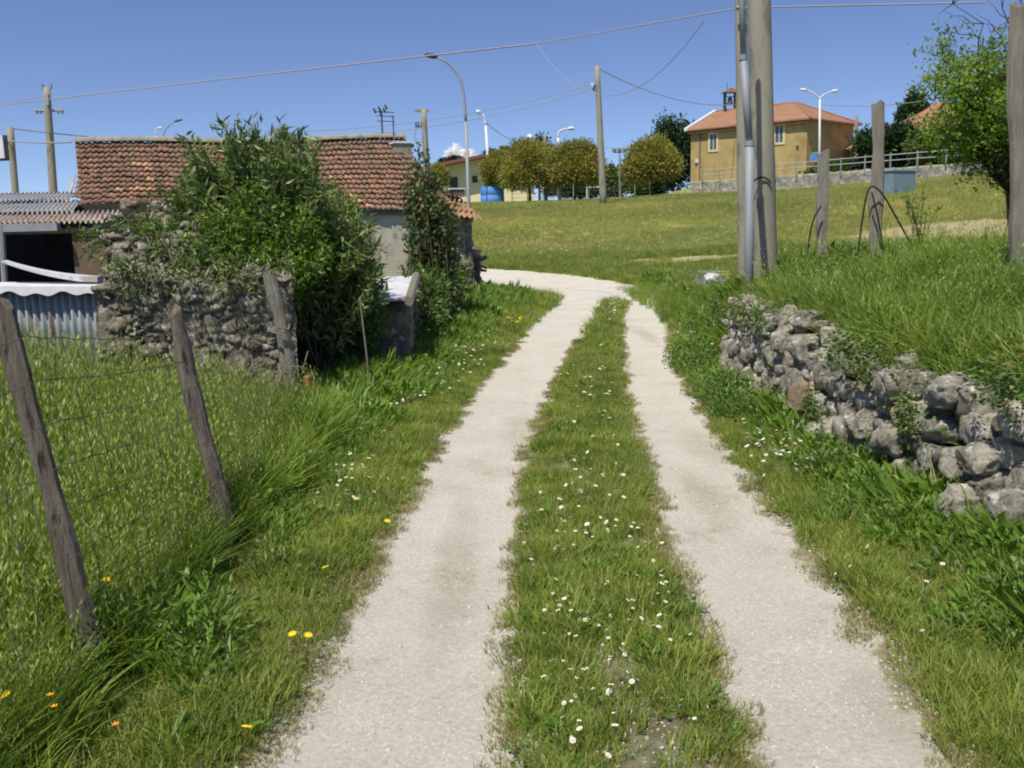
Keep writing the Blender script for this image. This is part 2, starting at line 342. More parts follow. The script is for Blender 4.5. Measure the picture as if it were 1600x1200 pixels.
# ------------------------------------------------------------------ vegetation helpers
def unit(a): return a/np.maximum(np.linalg.norm(a, axis=-1, keepdims=True), 1e-9)
def leafset(Cn, D, L, W, fold=.18, rs=RS, wide=.45):
    """diamond leaves with a folded midrib: base point, direction, length, width"""
    n = len(Cn); D = unit(D); rnd = rs.normal(size=(n, 3)); A = unit(np.cross(D, rnd)); Nn = np.cross(A, D)
    L = np.broadcast_to(L, (n,))[:, None]; W = np.broadcast_to(W, (n,))[:, None]
    base = Cn; tip = Cn+D*L-Nn*L*.12; mid = Cn+D*L*wide
    l = mid+A*W/2+Nn*W*fold; r = mid-A*W/2+Nn*W*fold
    Vv = np.stack([base, l, tip, r], 1).reshape(-1, 3); i = np.arange(n)*4
    F = np.concatenate([np.stack([i, i+1, i+2], 1), np.stack([i, i+2, i+3], 1)])
    return Vv, F
def crown(center, rad, n_cl, per, lsize, lw, seed, shell=.55, flat=0, jag=.25, cl_r=.28, bottom=-.8):
    """clumps of leaves through the outer volume of an uneven ellipsoid"""
    rs = np.random.RandomState(seed); rad = np.array(rad, float)
    d = unit(rs.normal(size=(n_cl*2, 3))); d = d[d[:, 2] > bottom][:n_cl]; n_cl = len(d)
    lump = 1+jag*(np.sin(d[:, 0]*5+seed)+np.sin(d[:, 1]*6+seed*2)+np.sin(d[:, 2]*5+seed*3))/2.2
    r = (shell+(1-shell)*rs.rand(n_cl)**.6)*lump
    cc = d*r[:, None]
    k = per; off = rs.normal(size=(n_cl, k, 3))*cl_r*.5
    pts = (cc[:, None, :]+off)*rad+np.array(center); dr = unit(off+cc[:, None, :]*.5+rs.normal(size=(n_cl, k, 3))*.35+np.array([0, 0, .1]))
    pts = pts.reshape(-1, 3); dr = dr.reshape(-1, 3); m = len(pts)
    return leafset(pts, dr, lsize*(.7+.6*rs.rand(m)), lw*(.7+.6*rs.rand(m)), rs=rs)
def limbs(mb, base, center, rad, trunk_r, nb, seed, fork=.55, lean=0, sides=7):
    rs = random.Random(seed); base = Vector(base); c = Vector(center); top = c+Vector((0, 0, -rad[2]*.15))
    f = base.lerp(top, fork); f.x += rs.uniform(-.04, .04)*trunk_r*20
    mb.tube([base-Vector((0, 0, .1)), base.lerp(f, .12), base.lerp(f, .5)+Vector((rs.uniform(-1, 1), rs.uniform(-1, 1), 0))*trunk_r*.5, f, f.lerp(top, .6), top+Vector((0, 0, rad[2]*.5))], [trunk_r*1.45, trunk_r*1.05, trunk_r*.9, trunk_r*.8, trunk_r*.45, trunk_r*.12], sides)
    for i in range(nb):
        a = 2*math.pi*i/nb+rs.uniform(-.4, .4); q = rs.uniform(0, .8); p0 = f.lerp(top, q*.8)
        e = c+Vector((math.cos(a)*rad[0]*rs.uniform(.6, .9), math.sin(a)*rad[1]*rs.uniform(.6, .9), rad[2]*rs.uniform(-.35, .6)))
        m = p0.lerp(e, .5)+Vector((0, 0, rad[2]*rs.uniform(-.05, .15)))
        mb.tube([p0, m, e], [trunk_r*.5, trunk_r*.28, trunk_r*.06], 5)
        for j in range(2):
            e2 = m+Vector((rs.uniform(-1, 1)*rad[0], rs.uniform(-1, 1)*rad[1], rs.uniform(0, 1)*rad[2]))*.4; mb.tube([m, m.lerp(e2, .5)+Vector((0, 0, .03)), e2], [trunk_r*.22, trunk_r*.14, trunk_r*.04], 4)
def tree(name, label, base, center, rad, mat, n_cl, per, ls, lw, seed, tr=.12, nb=6, group=None, cat='tree', **k):
    t = thing(name, base, label, cat, group)
    m = MB(); limbs(m, base, center, rad, tr, nb, seed); m.build('trunk', M_bark, t, smooth=True)
    Vv, F = crown(center, rad, n_cl, per, ls, lw, seed, **k); obj('crown', Vv, F, mat, t); return t

def blades(n, rad, h, w, bend, seed, segs=3, hv=.4, droop=0.0):
    rs = np.random.RandomState(seed); V_ = []; F_ = []
    for i in range(n):
        a = rs.rand()*6.283; r = rad*math.sqrt(rs.rand()); bx, by = r*math.cos(a), r*math.sin(a)
        H_ = h*(1-hv+2*hv*rs.rand()*.8); ba = a+rs.normal()*1.0; b = bend*H_*(.3+rs.rand())
        wa = rs.rand()*3.14; wx, wy = math.cos(wa)*w/2, math.sin(wa)*w/2; o = len(V_)
        for s in range(segs):
            t = s/segs; zz = H_*(t-.35*droop*t*t); x = bx+math.cos(ba)*b*t*t; y = by+math.sin(ba)*b*t*t; q = (1-t*.55)
            V_ += [(x-wx*q, y-wy*q, zz), (x+wx*q, y+wy*q, zz)]
        V_.append((bx+math.cos(ba)*b, by+math.sin(ba)*b, H_*(1-.35*droop)))
        F_ += [(o+2*s, o+2*s+1, o+2*s+3, o+2*s+2) for s in range(segs-1)]+[(o+2*segs-2, o+2*segs-1, o+2*segs)]
    return V_, F_
def broad(n, rad, h, L, W, seed, up=.5):
    rs = np.random.RandomState(seed); a = rs.rand(n)*6.283; r = rad*np.sqrt(rs.rand(n)); b = np.stack([r*np.cos(a), r*np.sin(a), h*rs.rand(n)], 1)
    d = np.stack([np.cos(a), np.sin(a), up+rs.rand(n)*.6], 1)
    Vv, F = leafset(b, d, L*(.6+.7*rs.rand(n)), W*(.6+.7*rs.rand(n)), .1, rs, .55); return Vv.tolist(), [tuple(f) for f in F]
def seedstalks(n, rad, h, seed, w=.004):
    """oat grass: stalk plus drooping spikelets (material 1)"""
    rs = np.random.RandomState(seed); m = MB()
    for i in range(n):
        a = rs.rand()*6.283; r = rad*math.sqrt(rs.rand()); b = Vector((r*math.cos(a), r*math.sin(a), 0)); H_ = h*(.75+.45*rs.rand())
        d = Vector((rs.normal()*.10, rs.normal()*.10, 1)); top = b+d*H_; ww = w/2
        m.add([b+Vector((-ww, 0, 0)), b+Vector((ww, 0, 0)), top+Vector((ww*.5, 0, 0)), top+Vector((-ww*.5, 0, 0))], [(0, 1, 2, 3)], 0)
        for j in range(7):
            t = .62+.38*j/6; p = b+d*H_*t; an = rs.rand()*6.283; o = Vector((math.cos(an), math.sin(an), -.9+rs.rand()*.8))*.022; L = .026+.012*rs.rand(); q = p+o; dn = (Vector((math.cos(an)*.5, math.sin(an)*.5, -1))).normalized()*L*rs.choice([1, 1, -1]); sdv_ = dn.cross(Vector((rs.normal(), rs.normal(), rs.normal()))).normalized()*.0045
            m.add([q, q+dn*.4+sdv_, q+dn, q+dn*.4-sdv_], [(0, 1, 2, 3)], 1)
    return m
proto_n = 0
def proto_coll(name, items):
    col = bpy.data.collections.new(name)
    for i, (Vv, F, mats, mi) in enumerate(items):
        me = bpy.data.meshes.new(name); me.from_pydata([tuple(map(float, p)) for p in Vv], [], [tuple(map(int, f)) for f in F])
        for m in (mats if isinstance(mats, (list, tuple)) else [mats]): me.materials.append(m)
        if mi is not None: me.polygons.foreach_set('material_index', mi)
        me.update(); o = bpy.data.objects.new('%s_%02d' % (name, i), me); col.objects.link(o)
    return col
def scatter(name, x, y, scl, coll, nvar, kind='stuff', tilt=.12, z=None, dz=0.0, seed=1, label=None, cat=None, zs=None):
    n = len(x); rs = np.random.RandomState(seed); z = tz(x, y) if z is None else z
    me = bpy.data.meshes.new(name); me.vertices.add(n); me.vertices.foreach_set('co', np.stack([x, y, z+dz], 1).astype(np.float32).ravel())
    rot = np.stack([rs.normal(size=n)*tilt, rs.normal(size=n)*tilt, rs.rand(n)*6.283], 1).astype(np.float32)
    s3 = np.stack([scl, scl, scl*(1 if zs is None else zs)], 1).astype(np.float32)
    for an, ty, arr in (('rot', 'FLOAT_VECTOR', rot), ('scl', 'FLOAT_VECTOR', s3)):
        at = me.attributes.new(an, ty, 'POINT'); at.data.foreach_set('vector', arr.ravel())
    at = me.attributes.new('idx', 'INT', 'POINT'); at.data.foreach_set('value', rs.randint(0, nvar, n).astype(np.int32))
    o = bpy.data.objects.new(name, me); C.objects.link(o)
    gt = bpy.data.node_groups.new(name, 'GeometryNodeTree'); gt.interface.new_socket('Geometry', in_out='INPUT', socket_type='NodeSocketGeometry'); gt.interface.new_socket('Geometry', in_out='OUTPUT', socket_type='NodeSocketGeometry')
    gi = gt.nodes.new('NodeGroupInput'); go = gt.nodes.new('NodeGroupOutput'); ip = gt.nodes.new('GeometryNodeInstanceOnPoints'); ci = gt.nodes.new('GeometryNodeCollectionInfo')
    ci.inputs['Collection'].default_value = coll; ci.inputs['Separate Children'].default_value = True; ci.inputs['Reset Children'].default_value = True
    def na(nm, ty):
        q = gt.nodes.new('GeometryNodeInputNamedAttribute'); q.data_type = ty; q.inputs['Name'].default_value = nm; return q.outputs[0]
    gt.links.new(gi.outputs[0], ip.inputs['Points']); gt.links.new(ci.outputs[0], ip.inputs['Instance']); ip.inputs['Pick Instance'].default_value = True
    gt.links.new(na('idx', 'INT'), ip.inputs['Instance Index']); gt.links.new(na('rot', 'FLOAT_VECTOR'), ip.inputs['Rotation']); gt.links.new(na('scl', 'FLOAT_VECTOR'), ip.inputs['Scale'])
    gt.links.new(ip.outputs[0], go.inputs[0])
    md = o.modifiers.new('scatter', 'NODES'); md.node_group = gt
    return tag(o, label, cat, None, kind)

# leaf materials
M_lawn = leaf('lawn_blades', [(.15, .225, .036), (.21, .285, .052), (.28, .33, .078), (.36, .35, .14)], .35, inst=True, big=1.6)
M_meadow = leaf('meadow_blades', [(.14, .22, .032), (.20, .29, .048), (.30, .37, .085)], .4, inst=True, big=1.0)
M_oat = leaf('oat_spikelets', [(.26, .34, .09), (.36, .42, .14), (.48, .48, .22)], .4, inst=True)
M_weed = leaf('weed_leaves', [(.09, .18, .028), (.14, .25, .04), (.20, .31, .06)], .3, inst=True)
M_field = leaf('field_grass', [(.21, .28, .07), (.28, .34, .095), (.36, .35, .13), (.40, .31, .17)], .3, inst=True, big=.12)
M_straw = leaf('dry_straw', [(.22, .26, .06), (.34, .34, .10), (.44, .38, .14)], .3, inst=True)
M_thatch = leaf('edge_thatch', [(.15, .19, .05), (.24, .23, .08), (.33, .28, .13)], .25, inst=True)
M_ole = leaf('oleander_leaves', [(.065, .125, .035), (.11, .18, .05), (.18, .25, .085), (.27, .28, .14)], .22, .4, 1.5)
M_laurel = leaf('fresh_green_leaves', [(.07, .15, .02), (.12, .23, .03), (.20, .31, .05)], .4, .4, 1.8)
M_rose = leaf('rose_leaves', [(.04, .085, .03), (.065, .13, .04), (.12, .17, .06), (.19, .10, .05)], .3, .45, 1.2)
M_maple = leaf('olive_bronze_leaves', [(.19, .21, .05), (.26, .27, .07), (.34, .32, .10), (.33, .25, .09)], .4, .55, .6)
M_ever = leaf('evergreen_leaves', [(.016, .042, .016), (.028, .065, .022), (.045, .09, .03)], .12, .55, .5)
M_mid = leaf('mid_green_leaves', [(.05, .10, .02), (.08, .14, .03), (.12, .19, .045)], .3, .5, .5)
M_spring = leaf('spring_green_leaves', [(.13, .22, .03), (.19, .30, .045), (.28, .38, .07)], .55, .5, .8)
M_ivy = leaf('creeper_leaves', [(.04, .10, .018), (.07, .15, .03), (.12, .19, .05), (.22, .19, .08)], .3, .45, 2.)
M_petal = plain('white_petals', (.86, .86, .84), .7); M_yellow = plain('yellow_florets', (.80, .58, .02), .7); M_orange = plain('orange_petals', (.80, .28, .02), .7)
M_gstone = surf('loose_limestone', [(.36, .33, .27), (.55, .52, .45), (.74, .71, .65)], 40, .95, .3)

# protos
def P_blades(args): v, f = blades(*args); return (v, f, M_lawn, None)
pc_lawn = proto_coll('lawn_tuft', [(*blades(38, .075, .045, .0042, .7, 100+i, 2), M_lawn, None) for i in range(4)]+[(*broad(26, .07, .012, .028, .018, 150, .25), M_weed, None), (*blades(30, .07, .075, .0045, .8, 141, 3), M_lawn, None)])
pc_verge = proto_coll('verge_tuft', [(*blades(30, .09, .15, .0065, .7, 200+i, 3, droop=.4), M_meadow, None) for i in range(4)]+[(*broad(30, .10, .10, .06, .03, 250, .7), M_weed, None), (*broad(18, .08, .07, .10, .028, 251, .9), M_weed, None)])
it = []
for i in range(5):
    v, f = blades(28, .10, .44, .0085, .5, 300+i, 5, droop=.6); m = MB(); m.add(v, f, 0); s_ = seedstalks(2+i % 3, .09, .56, 320+i); n0 = len(m.v); m.v += s_.v; m.f += [tuple(q+n0 for q in ff) for ff in s_.f]; m.m += s_.m
    it.append((m.v, m.f, [M_meadow, M_oat], m.m))
pc_tall = proto_coll('tall_tuft', it)
it = []
for i in range(6):
    m = MB(); m.add(*blades(34, .12, .40, .0085, .55, 330+i, 5, droop=.7), 0); n0 = len(m.v)
    if i < 2: s_ = seedstalks(2, .09, .50, 350+i); m.v += s_.v; m.f += [tuple(q+n0 for q in ff) for ff in s_.f]; m.m += s_.m
    if i > 3: m.add(*broad(40, .13, .26, .05, .024, 360+i, .6), 2)
    it.append((m.v, m.f, [M_meadow, M_oat, M_weed], m.m))
pc_bank = proto_coll('bank_tuft', it)
pc_weed = proto_coll('weed_tuft', [(*broad(60, .14, .26, .048, .022, 400+i, .6), M_weed, None) for i in range(3)]+[(*broad(60, .16, .22, .05, .03, 410, .5), M_ivy, None)])
pc_field = proto_coll('field_tuft', [(*blades(34, .28, .20, .016, .5, 500+i, 2), M_field, None) for i in range(4)])
pc_straw = proto_coll('straw_tuft', [(*blades(12, .07, .32, .0065, 1.3, 600+i, 5, droop=1.0), M_straw, None) for i in range(3)])
pc_thatch = proto_coll('thatch_tuft', [(*blades(26, .06, .026, .0038, 1.1, 620+i, 2), M_thatch, None) for i in range(3)])
def pebble(seed):
    rs = np.random.RandomState(seed); m = bpy.data.meshes.new('t'); import bmesh; b = bmesh.new(); bmesh.ops.create_icosphere(b, subdivisions=1, radius=1)
    for v_ in b.verts: v_.co *= .75+.5*rs.rand(); v_.co.z *= .6
    Vv = [tuple(v_.co) for v_ in b.verts]; Ff = [tuple(q.index for q in f.verts) for f in b.faces]; b.free(); return (Vv, Ff, M_gstone, None)
pc_peb = proto_coll('pebble', [pebble(i) for i in range(4)])

rs = np.random.RandomState(5)
def region(n, x0, x1, y0, y1): return x0+rs.rand(n)*(x1-x0), y0+rs.rand(n)*(y1-y0)
def in_view(x, y, z=0, m=.06):
    px = np.abs(x)/np.maximum(y, .1); return px < .53+m+.25/np.maximum(y, .3)
def by_post(x, y):                      # trampled, lower growth right in front of the first two fence posts
    m = np.zeros(len(x), bool)
    for bx, byy in ((-1.47, 3.30), (-1.48, 4.84)): m |= (np.abs(x-bx*y/byy) < .15) & (y > byy-1.0) & (y < byy+.03)
    return m
def bare(x, y): return fbm(x*2.7, y*2.7, 77)      # low = bare patch
# --- lawn: centre strip and verge near the ruts
x, y = region(30000, -1.9, 3.3, 2.0, 12.5); sdt = track_sd(x, y)+(fbm(x*3, y*3, 9)-.5)*.16
k = (sdt < -.05) & (x < xw(y)-.02) & in_view(x, y) & ((bare(x, y) > .27) | (sdt < -.45)) ; keep_strip = k & (x > -1.0)
x, y = x[k], y[k]
sc_ = (.75+.75*fbm(x*2, y*2, 41)+.25*np.clip(-track_sd(x, y)-.1, 0, .4))
scatter('lawn_grass', x, y, sc_, pc_lawn, 6, seed=2, label='short green grass of the strip between the ruts and the verges', cat='grass')
# --- thatch at the rut edges
x, y = region(60000, -1.4, 3.2, 2.0, 14); s0 = track_sd(x, y); k = (s0 < .05+.12*(fbm(x*5, y*5, 3)-.45)) & (s0 > -.15) & in_view(x, y) & (fbm(x*5, y*5, 71) > .42); x, y = x[k][:6500], y[k][:6500]
scatter('dry_edge_grass', x, y, .5+.7*rs.rand(len(x)), pc_thatch, 3, seed=3, label='thin brownish grass creeping onto the gravel edges', cat='grass')
# --- lawn further on
x, y = region(30000, -3.5, 10, 12.3, 36); sdt = track_sd(x, y)+(fbm(x*2, y*2, 9)-.5)*.2; k = (sdt < -.08) & in_view(x, y) & (dry_at(x, y) < .6*rs.rand(len(x))+.05); x, y = x[k], y[k]
scatter('verge_lawn', x, y, 1.3+1.5*fbm(x, y, 43)+.05*(y-12), pc_lawn, 6, seed=4, label='green grass around the bend of the gravel track', cat='grass')
# --- verges, longer grass away from the gravel
x, y = region(56000, -5, 4, 2.2, 26); s0 = -track_sd(x, y); h = S((s0-.25)/.8); left = (x < .5); mid_ = (x > np.interp(y, TY, TA)) & (x < np.interp(y, TY, TD)) & (y < 23)
wallside = np.clip((x-(xw(y)-.7))/.6, 0, 1)*(~left)
k = (s0 > .22) & ~mid_ & in_view(x, y) & (rs.rand(len(x)) < .25+.6*h) & ((x < xw(y)+.05) | (y > 11.5)) & (rs.rand(len(x)) < np.clip(9/y, .22, 1)*1.3) & (fbm(x*2.1, y*2.1, 59) > .36) & ~by_post(x, y); x, y, h, ws = x[k], y[k], h[k], wallside[k]
scatter('verge_grass', x, y, (.55+.75*h+.35*ws)*(.45+1.1*fbm(x*1.4, y*1.4, 15))*(1+.02*y), pc_verge, 6, seed=6, label='lush longer grass and weeds on both verges', cat='grass')
x, y = region(1500, -.1, 1.1, 2.3, 12); s0 = track_sd(x, y); k = (s0 < -.06) & (s0 > -.5) & in_view(x, y) & (fbm(x*2, y*2, 51) > .55); x, y = x[k], y[k]
scatter('strip_tuft_grass', x, y, .35+.3*rs.rand(len(x)), pc_verge, 6, seed=61, label='taller green tufts in the middle strip', cat='grass')
# --- tall oat meadow left of the fence and along it
x, y = region(20000, -6.5, -.95, 2.0, 9.2); edge = np.interp(y, [2, 3.4, 5, 7, 8.4, 9.2], [-1.42, -1.50, -1.46, -1.5, -1.75, -2.6])+(fbm(y*2, x*2, 8)-.5)*.3
k = (x < edge) & in_view(x, y, m=.1) & ~((y > 8.15) & (x < -1.8)) & (rs.rand(len(x)) < np.where(y < 5, .62, .5)) & ~by_post(x, y); x, y = x[k], y[k]; dd_ = np.clip((np.interp(y, [2, 9], [-1.30, -1.7])-x)/.55, 0, 1)
scatter('tall_oat_grass', x, y, (.55+.60*dd_)*(.62+.76*fbm(x*1.3, y*1.3, 25))*np.interp(y, [2, 3, 4.5, 6, 8.5], [.9, 1.02, 1.06, .92, .70])*(1+.45*np.clip((-x-2.3)/1.2, 0, 1)), pc_tall, 5, tilt=.10, seed=7, label='tall pale green oat grass behind the leaning fence', cat='grass')
x, y = region(3600, -4.5, -.85, 2.0, 8.3); e2 = np.interp(y, [2, 3.2, 4, 5, 7, 8.4], [-1.3, -1.46, -1.40, -1.38, -1.38, -1.7])+(fbm(y*1.5, x*1.5, 18)-.5)*.45
k = (x < e2) & in_view(x, y, m=.1) & (fbm(x*1.7, y*1.7, 98) > .42) & ~by_post(x, y) & ~((y > 8.15) & (x < -1.8)); x, y = x[k], y[k]
scatter('long_blade_grass', x, y, (.75+.65*fbm(x*1.1, y*1.1, 28))*np.interp(y, [2, 3.2, 5, 7, 8.4], [.62, .8, 1.0, .95, .75]), pc_bank, 6, tilt=.22, seed=17, label='long arching grass blades tangled around the leaning fence', cat='grass')
x, y = region(2600, -3.4, 2.3, 2.1, 11); s0 = track_sd(x, y); k = (s0 < -.1) & in_view(x, y) & (fbm(x*2.2, y*2.2, 128) > .5) & (x < xw(y)); x, y = x[k], y[k]
scatter('dead_grass', x, y, .22+.30*rs.rand(len(x)), pc_straw, 3, seed=19, tilt=.5, label='straggly dead straw mixed into the green verges', cat='grass')
x, y = region(1100, -3.6, -.8, 2.0, 4.6); k = in_view(x, y, m=.1) & (x < -1.15) & (rs.rand(len(x)) < .5) & ~by_post(x, y) & (fbm(x*1.5, y*1.5, 88) > .5); x, y = x[k], y[k]
scatter('weeds', x, y, .6+.5*rs.rand(len(x)), pc_weed, 4, seed=8, label='broad leaved weeds at the foot of the fence', cat='weeds')
# --- bank above the wall
x, y = region(26000, 2.3, 16, 1.6, 24); lim = xw(y)+.22; k = (x > lim) & in_view(x, y, m=.1) & ((tz(x, y) > .45) | (y > 11)) & (rs.rand(len(x)) < np.clip(7/y, .3, 1)); x, y = x[k], y[k]
near_edge = np.clip(1-(x-lim)/.5 if False else 1-(x-(xw(y)+.22))/.5, 0, 1)
scatter('bank_grass', x, y, (.55+.85*fbm(x*1.2, y*1.2, 35)-.06*near_edge)*np.interp(y, [0, 7, 11, 16, 24], [1, .95, .8, .62, .5]), pc_bank, 6, tilt=.24, seed=9, label='tall grass covering the bank above the dry stone wall', cat='grass')
x, y = region(7500, 2.3, 7, 1.6, 16); k = (x > xw(y)+.16) & in_view(x, y, m=.1) & (fbm(x*1.3, y*1.3, 65) > .46); x, y = x[k], y[k]
scatter('bank_weeds', x, y, .5+.55*rs.rand(len(x)), pc_weed, 4, seed=10, tilt=.3, label='leafy weeds among the tall grass of the bank', cat='weeds')
x, y = region(1300, 2.5, 12, 3, 18); k = in_view(x, y, m=.1) & (x > xw(y)+.3) & (fbm(x*1.1, y*1.1, 165) > .45); x, y = x[k], y[k]
scatter('seeding_grass', x, y, .85+.45*rs.rand(len(x)), pc_tall, 5, seed=11, tilt=.22, label='tall seeding grass standing out of the bank', cat='grass')
x, y = region(1100, 2.3, 3.6, 2.5, 11.5); k = (x < xw(y)+.55) & (x > xw(y)+.15) & in_view(x, y) & (fbm(x*1.6, y*1.6, 66) > .46); x, y = x[k], y[k]
scatter('yellow_straw_grass', x, y, .6+.5*rs.rand(len(x)), pc_straw, 3, seed=12, tilt=.6, dz=.03, label='yellowed grass hanging over the top of the stone wall', cat='grass')
x, y = region(750, 1.7, 2.5, 3.0, 12); k = (x < xw(y)-.02) & (x > xw(y)-.5) & in_view(x, y) & (fbm(x*1.6, y*1.6, 67) > .47); x, y = x[k], y[k]
scatter('wall_foot_weeds', x, y, .45+.5*rs.rand(len(x)), pc_weed, 4, seed=13, tilt=.2, label='bright green weeds along the foot of the stone wall', cat='weeds')
# --- far field
x, y = region(62000, -12, 42, 24, 78); rk = np.hypot(x, y); k = (track_sd(x, y) < -.25) & in_view(x, y) & (rs.rand(len(x)) < np.interp(y, [24, 40, 78], [.95, .65, .30])) & (dry_at(x, y) < .5*rs.rand(len(x))+.1)
e = WL1-WL0; ddw = -((x-WL0[0])*e[1]-(y-WL0[1])*e[0])/np.hypot(*e); k &= ddw < -.3; x, y = x[k], y[k]
scatter('field_grass', x, y, (.5+.7*fbm(x*.25, y*.25, 33))*np.interp(y, [24, 30, 78], [.75, 1.0, 1.5]), pc_field, 4, seed=14, label='rough meadow grass on the rising field beyond the bend', cat='grass', zs=np.interp(y, [24, 30, 78], [.8, .85, .8]))
# --- loose stones on the gravel
x, y = region(60000, -.9, 1.6, 2.1, 9.0); s0 = track_sd(x, y); k = (s0 > -.14) & in_view(x, y) & (rs.rand(len(x)) < np.clip(.25+.5*(fbm(x*2, y*2, 3) > .52)+.25*(s0 < .08), 0, 1)*np.clip(5.5/y, .2, 1)); x, y = x[k][:24000], y[k][:24000]
scatter('loose_stones', x, y, .0018+.0046*rs.rand(len(x))**3+.006*(rs.rand(len(x)) > .992), pc_peb, 4, seed=15, tilt=1, label='small loose limestone chips on the gravel', cat='gravel')
x, y = region(16000, -1.2, 1.9, 2.1, 8.0); s0 = track_sd(x, y); k = (s0 < .0) & (s0 > -.5) & in_view(x, y) & ((bare(x, y) < .42) | (s0 > -.08)) & (fbm(x*3, y*3, 7) > .4); x, y = x[k][:4500], y[k][:4500]
scatter('stone_chips', x, y, .003+.006*rs.rand(len(x))**2, pc_peb, 4, seed=25, tilt=1, dz=.004, label='pale stone chips showing through the thin grass', cat='gravel')
#@@PART3
# ------------------------------------------------------------------ stone work
def set_tone(o, arr):
    at = o.data.attributes.new('tone', 'FLOAT', 'POINT'); at.data.foreach_set('value', np.asarray(arr, np.float32))
def rubble_wall(name, path, zb, zt, thick, mat, cell=.22, depth=.05, res=.035, seed=1, parent=None, capend=True, asp=1.5, topn=.1, worn=0.0):
    """closed strip of mortared stones: path = list of (x, y), zb/zt functions of arc length fraction"""
    rs = np.random.RandomState(seed); path = np.array(path, float); seg = np.hypot(*np.diff(path, axis=0).T); cum = np.concatenate([[0], np.cumsum(seg)]); L = cum[-1]
    ns = max(4, int(L/res)); u = np.linspace(0, L, ns+1); X = np.interp(u, cum, path[:, 0]); Y = np.interp(u, cum, path[:, 1])
    dx = np.gradient(X, u); dy = np.gradient(Y, u); ll = np.hypot(dx, dy); nx_, ny_ = dy/ll, -dx/ll      # outward = right of the path direction
    hmax = max(zt(q)-zb(q) for q in np.linspace(0, 1, 12)); nh = max(3, int(hmax/res)); nt = max(3, int(thick/res))
    T = np.concatenate([np.linspace(0, 1, nh+1), 1+np.linspace(0, 1, nt+1)[1:], 2+np.linspace(0, 1, nh+1)[1:]])
    fr = u/L; ZB = np.array([zb(q) for q in fr]); ZT = np.array([zt(q) for q in fr])+(fbm(u*2.2, u*0+seed, seed, 4)-.5)*topn*2
    PX = np.zeros((len(T), ns+1)); PY = PX.copy(); PZ = PX.copy(); NX = PX.copy(); NY = PX.copy(); NZ = PX.copy(); TT = PX.copy()
    for i, t in enumerate(T):
        if t <= 1: off = 0; z = ZB+(ZT-ZB)*t; n = (1, 0); tt = (ZT-ZB)*t
        elif t <= 2: off = -(t-1)*thick; z = ZT+.03*np.sin((t-1)*3.14); n = (0, 1); tt = (ZT-ZB)+(t-1)*thick
        else: off = -thick; z = ZT+(ZB-ZT)*(t-2); n = (-1, 0); tt = (ZT-ZB)+thick+(ZT-ZB)*(t-2)
        PX[i] = X+nx_*off; PY[i] = Y+ny_*off; PZ[i] = z; NX[i] = nx_*n[0]; NY[i] = ny_*n[0]; NZ[i] = n[1]; TT[i] = tt
    UU = np.broadcast_to(u, TT.shape)+(vn(TT*4, u*4+TT*0, seed)-.5)*cell*.5
    # cellular stones
    a = UU/(cell*asp); b = TT/cell; b = b+(vn(a*.7, b*.7, seed+4)-.5)*.5; row = np.floor(b)
    F1 = np.full(a.shape, 9.); F2 = F1.copy(); ID = np.zeros(a.shape)
    for di in (-1, 0, 1):
        for dj in (-1, 0, 1):
            ci = np.floor(a)+di; cj = np.floor(b)+dj; jx = hsh(ci, cj, seed+1)*.8+.1; jy = hsh(ci, cj, seed+2)*.7+.15
            d = np.hypot(a-ci-jx, (b-cj-jy)); idv = hsh(ci, cj, seed+3); m = d < F1
            F2 = np.where(m, F1, np.minimum(F2, d)); ID = np.where(m, idv, ID); F1 = np.where(m, d, F1)
    e = S((F2-F1)/.35)
    wm = worn*S((fbm(UU*2.3, TT*2.3, seed+31, 4)-.36)/.12) if worn else 0.0
    e = e*(1-wm)+wm*(.2+.9*(1-np.abs(2*fbm(UU*14, TT*14, seed+33, 4)-1)*2.2)); big_ = worn*.16*(fbm(UU*2.6, TT*2.6, seed+35, 4)-.5)
    disp = big_+depth*(e*(.35+1.1*ID**1.6)-.5)+depth*.9*(fbm(UU*6, TT*6, seed+5, 3)-.5)+depth*1.6*(fbm(UU*1.3, TT*1.3, seed+8, 2)-.5)
    PX += NX*disp; PY += NY*disp; PZ += NZ*disp*.8
    tone = np.clip(ID*.8+.1*fbm(UU*3, TT*3, 2), 0, 1)*(.35+.65*e)
    V_ = np.stack([PX.ravel(), PY.ravel(), PZ.ravel()], 1); nT, nU = PX.shape; ii = np.arange(nT*nU).reshape(nT, nU)
    F_ = np.stack([ii[:-1, :-1].ravel(), ii[:-1, 1:].ravel(), ii[1:, 1:].ravel(), ii[1:, :-1].ravel()], 1)[:, ::1]
    F_ = [tuple(f) for f in F_]
    Vl = V_.tolist(); tl = tone.ravel().tolist()
    if capend:
        for col_, sg in ((0, -1), (nU-1, 1)):
            k = nh+1; m = nT-k                                # stitch front and back edge with a rough cap
            fronts = [ii[i, col_] for i in range(k)]; backs = [ii[nT-1-i, col_] for i in range(k)]; rows = []
            nc = max(3, int(thick/res/1.2)); ddir = np.array([dx[col_]/ll[col_], dy[col_]/ll[col_]])*sg
            for i in range(k):
                r_ = [fronts[i]]
                for j in range(1, nc):
                    p = V_[fronts[i]]*(1-j/nc)+V_[backs[i]]*j/nc; q = (float(fbm(np.array([j/nc*thick*5]), np.array([p[2]*5]), seed+20)[0])-.35)*depth*2.4
                    Vl.append([p[0]+ddir[0]*q, p[1]+ddir[1]*q, p[2]]); tl.append(float(vn(np.array([j*.4]), np.array([p[2]*7]), seed)[0])); r_.append(len(Vl)-1)
                r_.append(backs[i]); rows.append(r_)
            for i in range(k-1):
                for j in range(nc):
                    q = (rows[i][j], rows[i][j+1], rows[i+1][j+1], rows[i+1][j]); F_.append(q if sg < 0 else q[::-1])
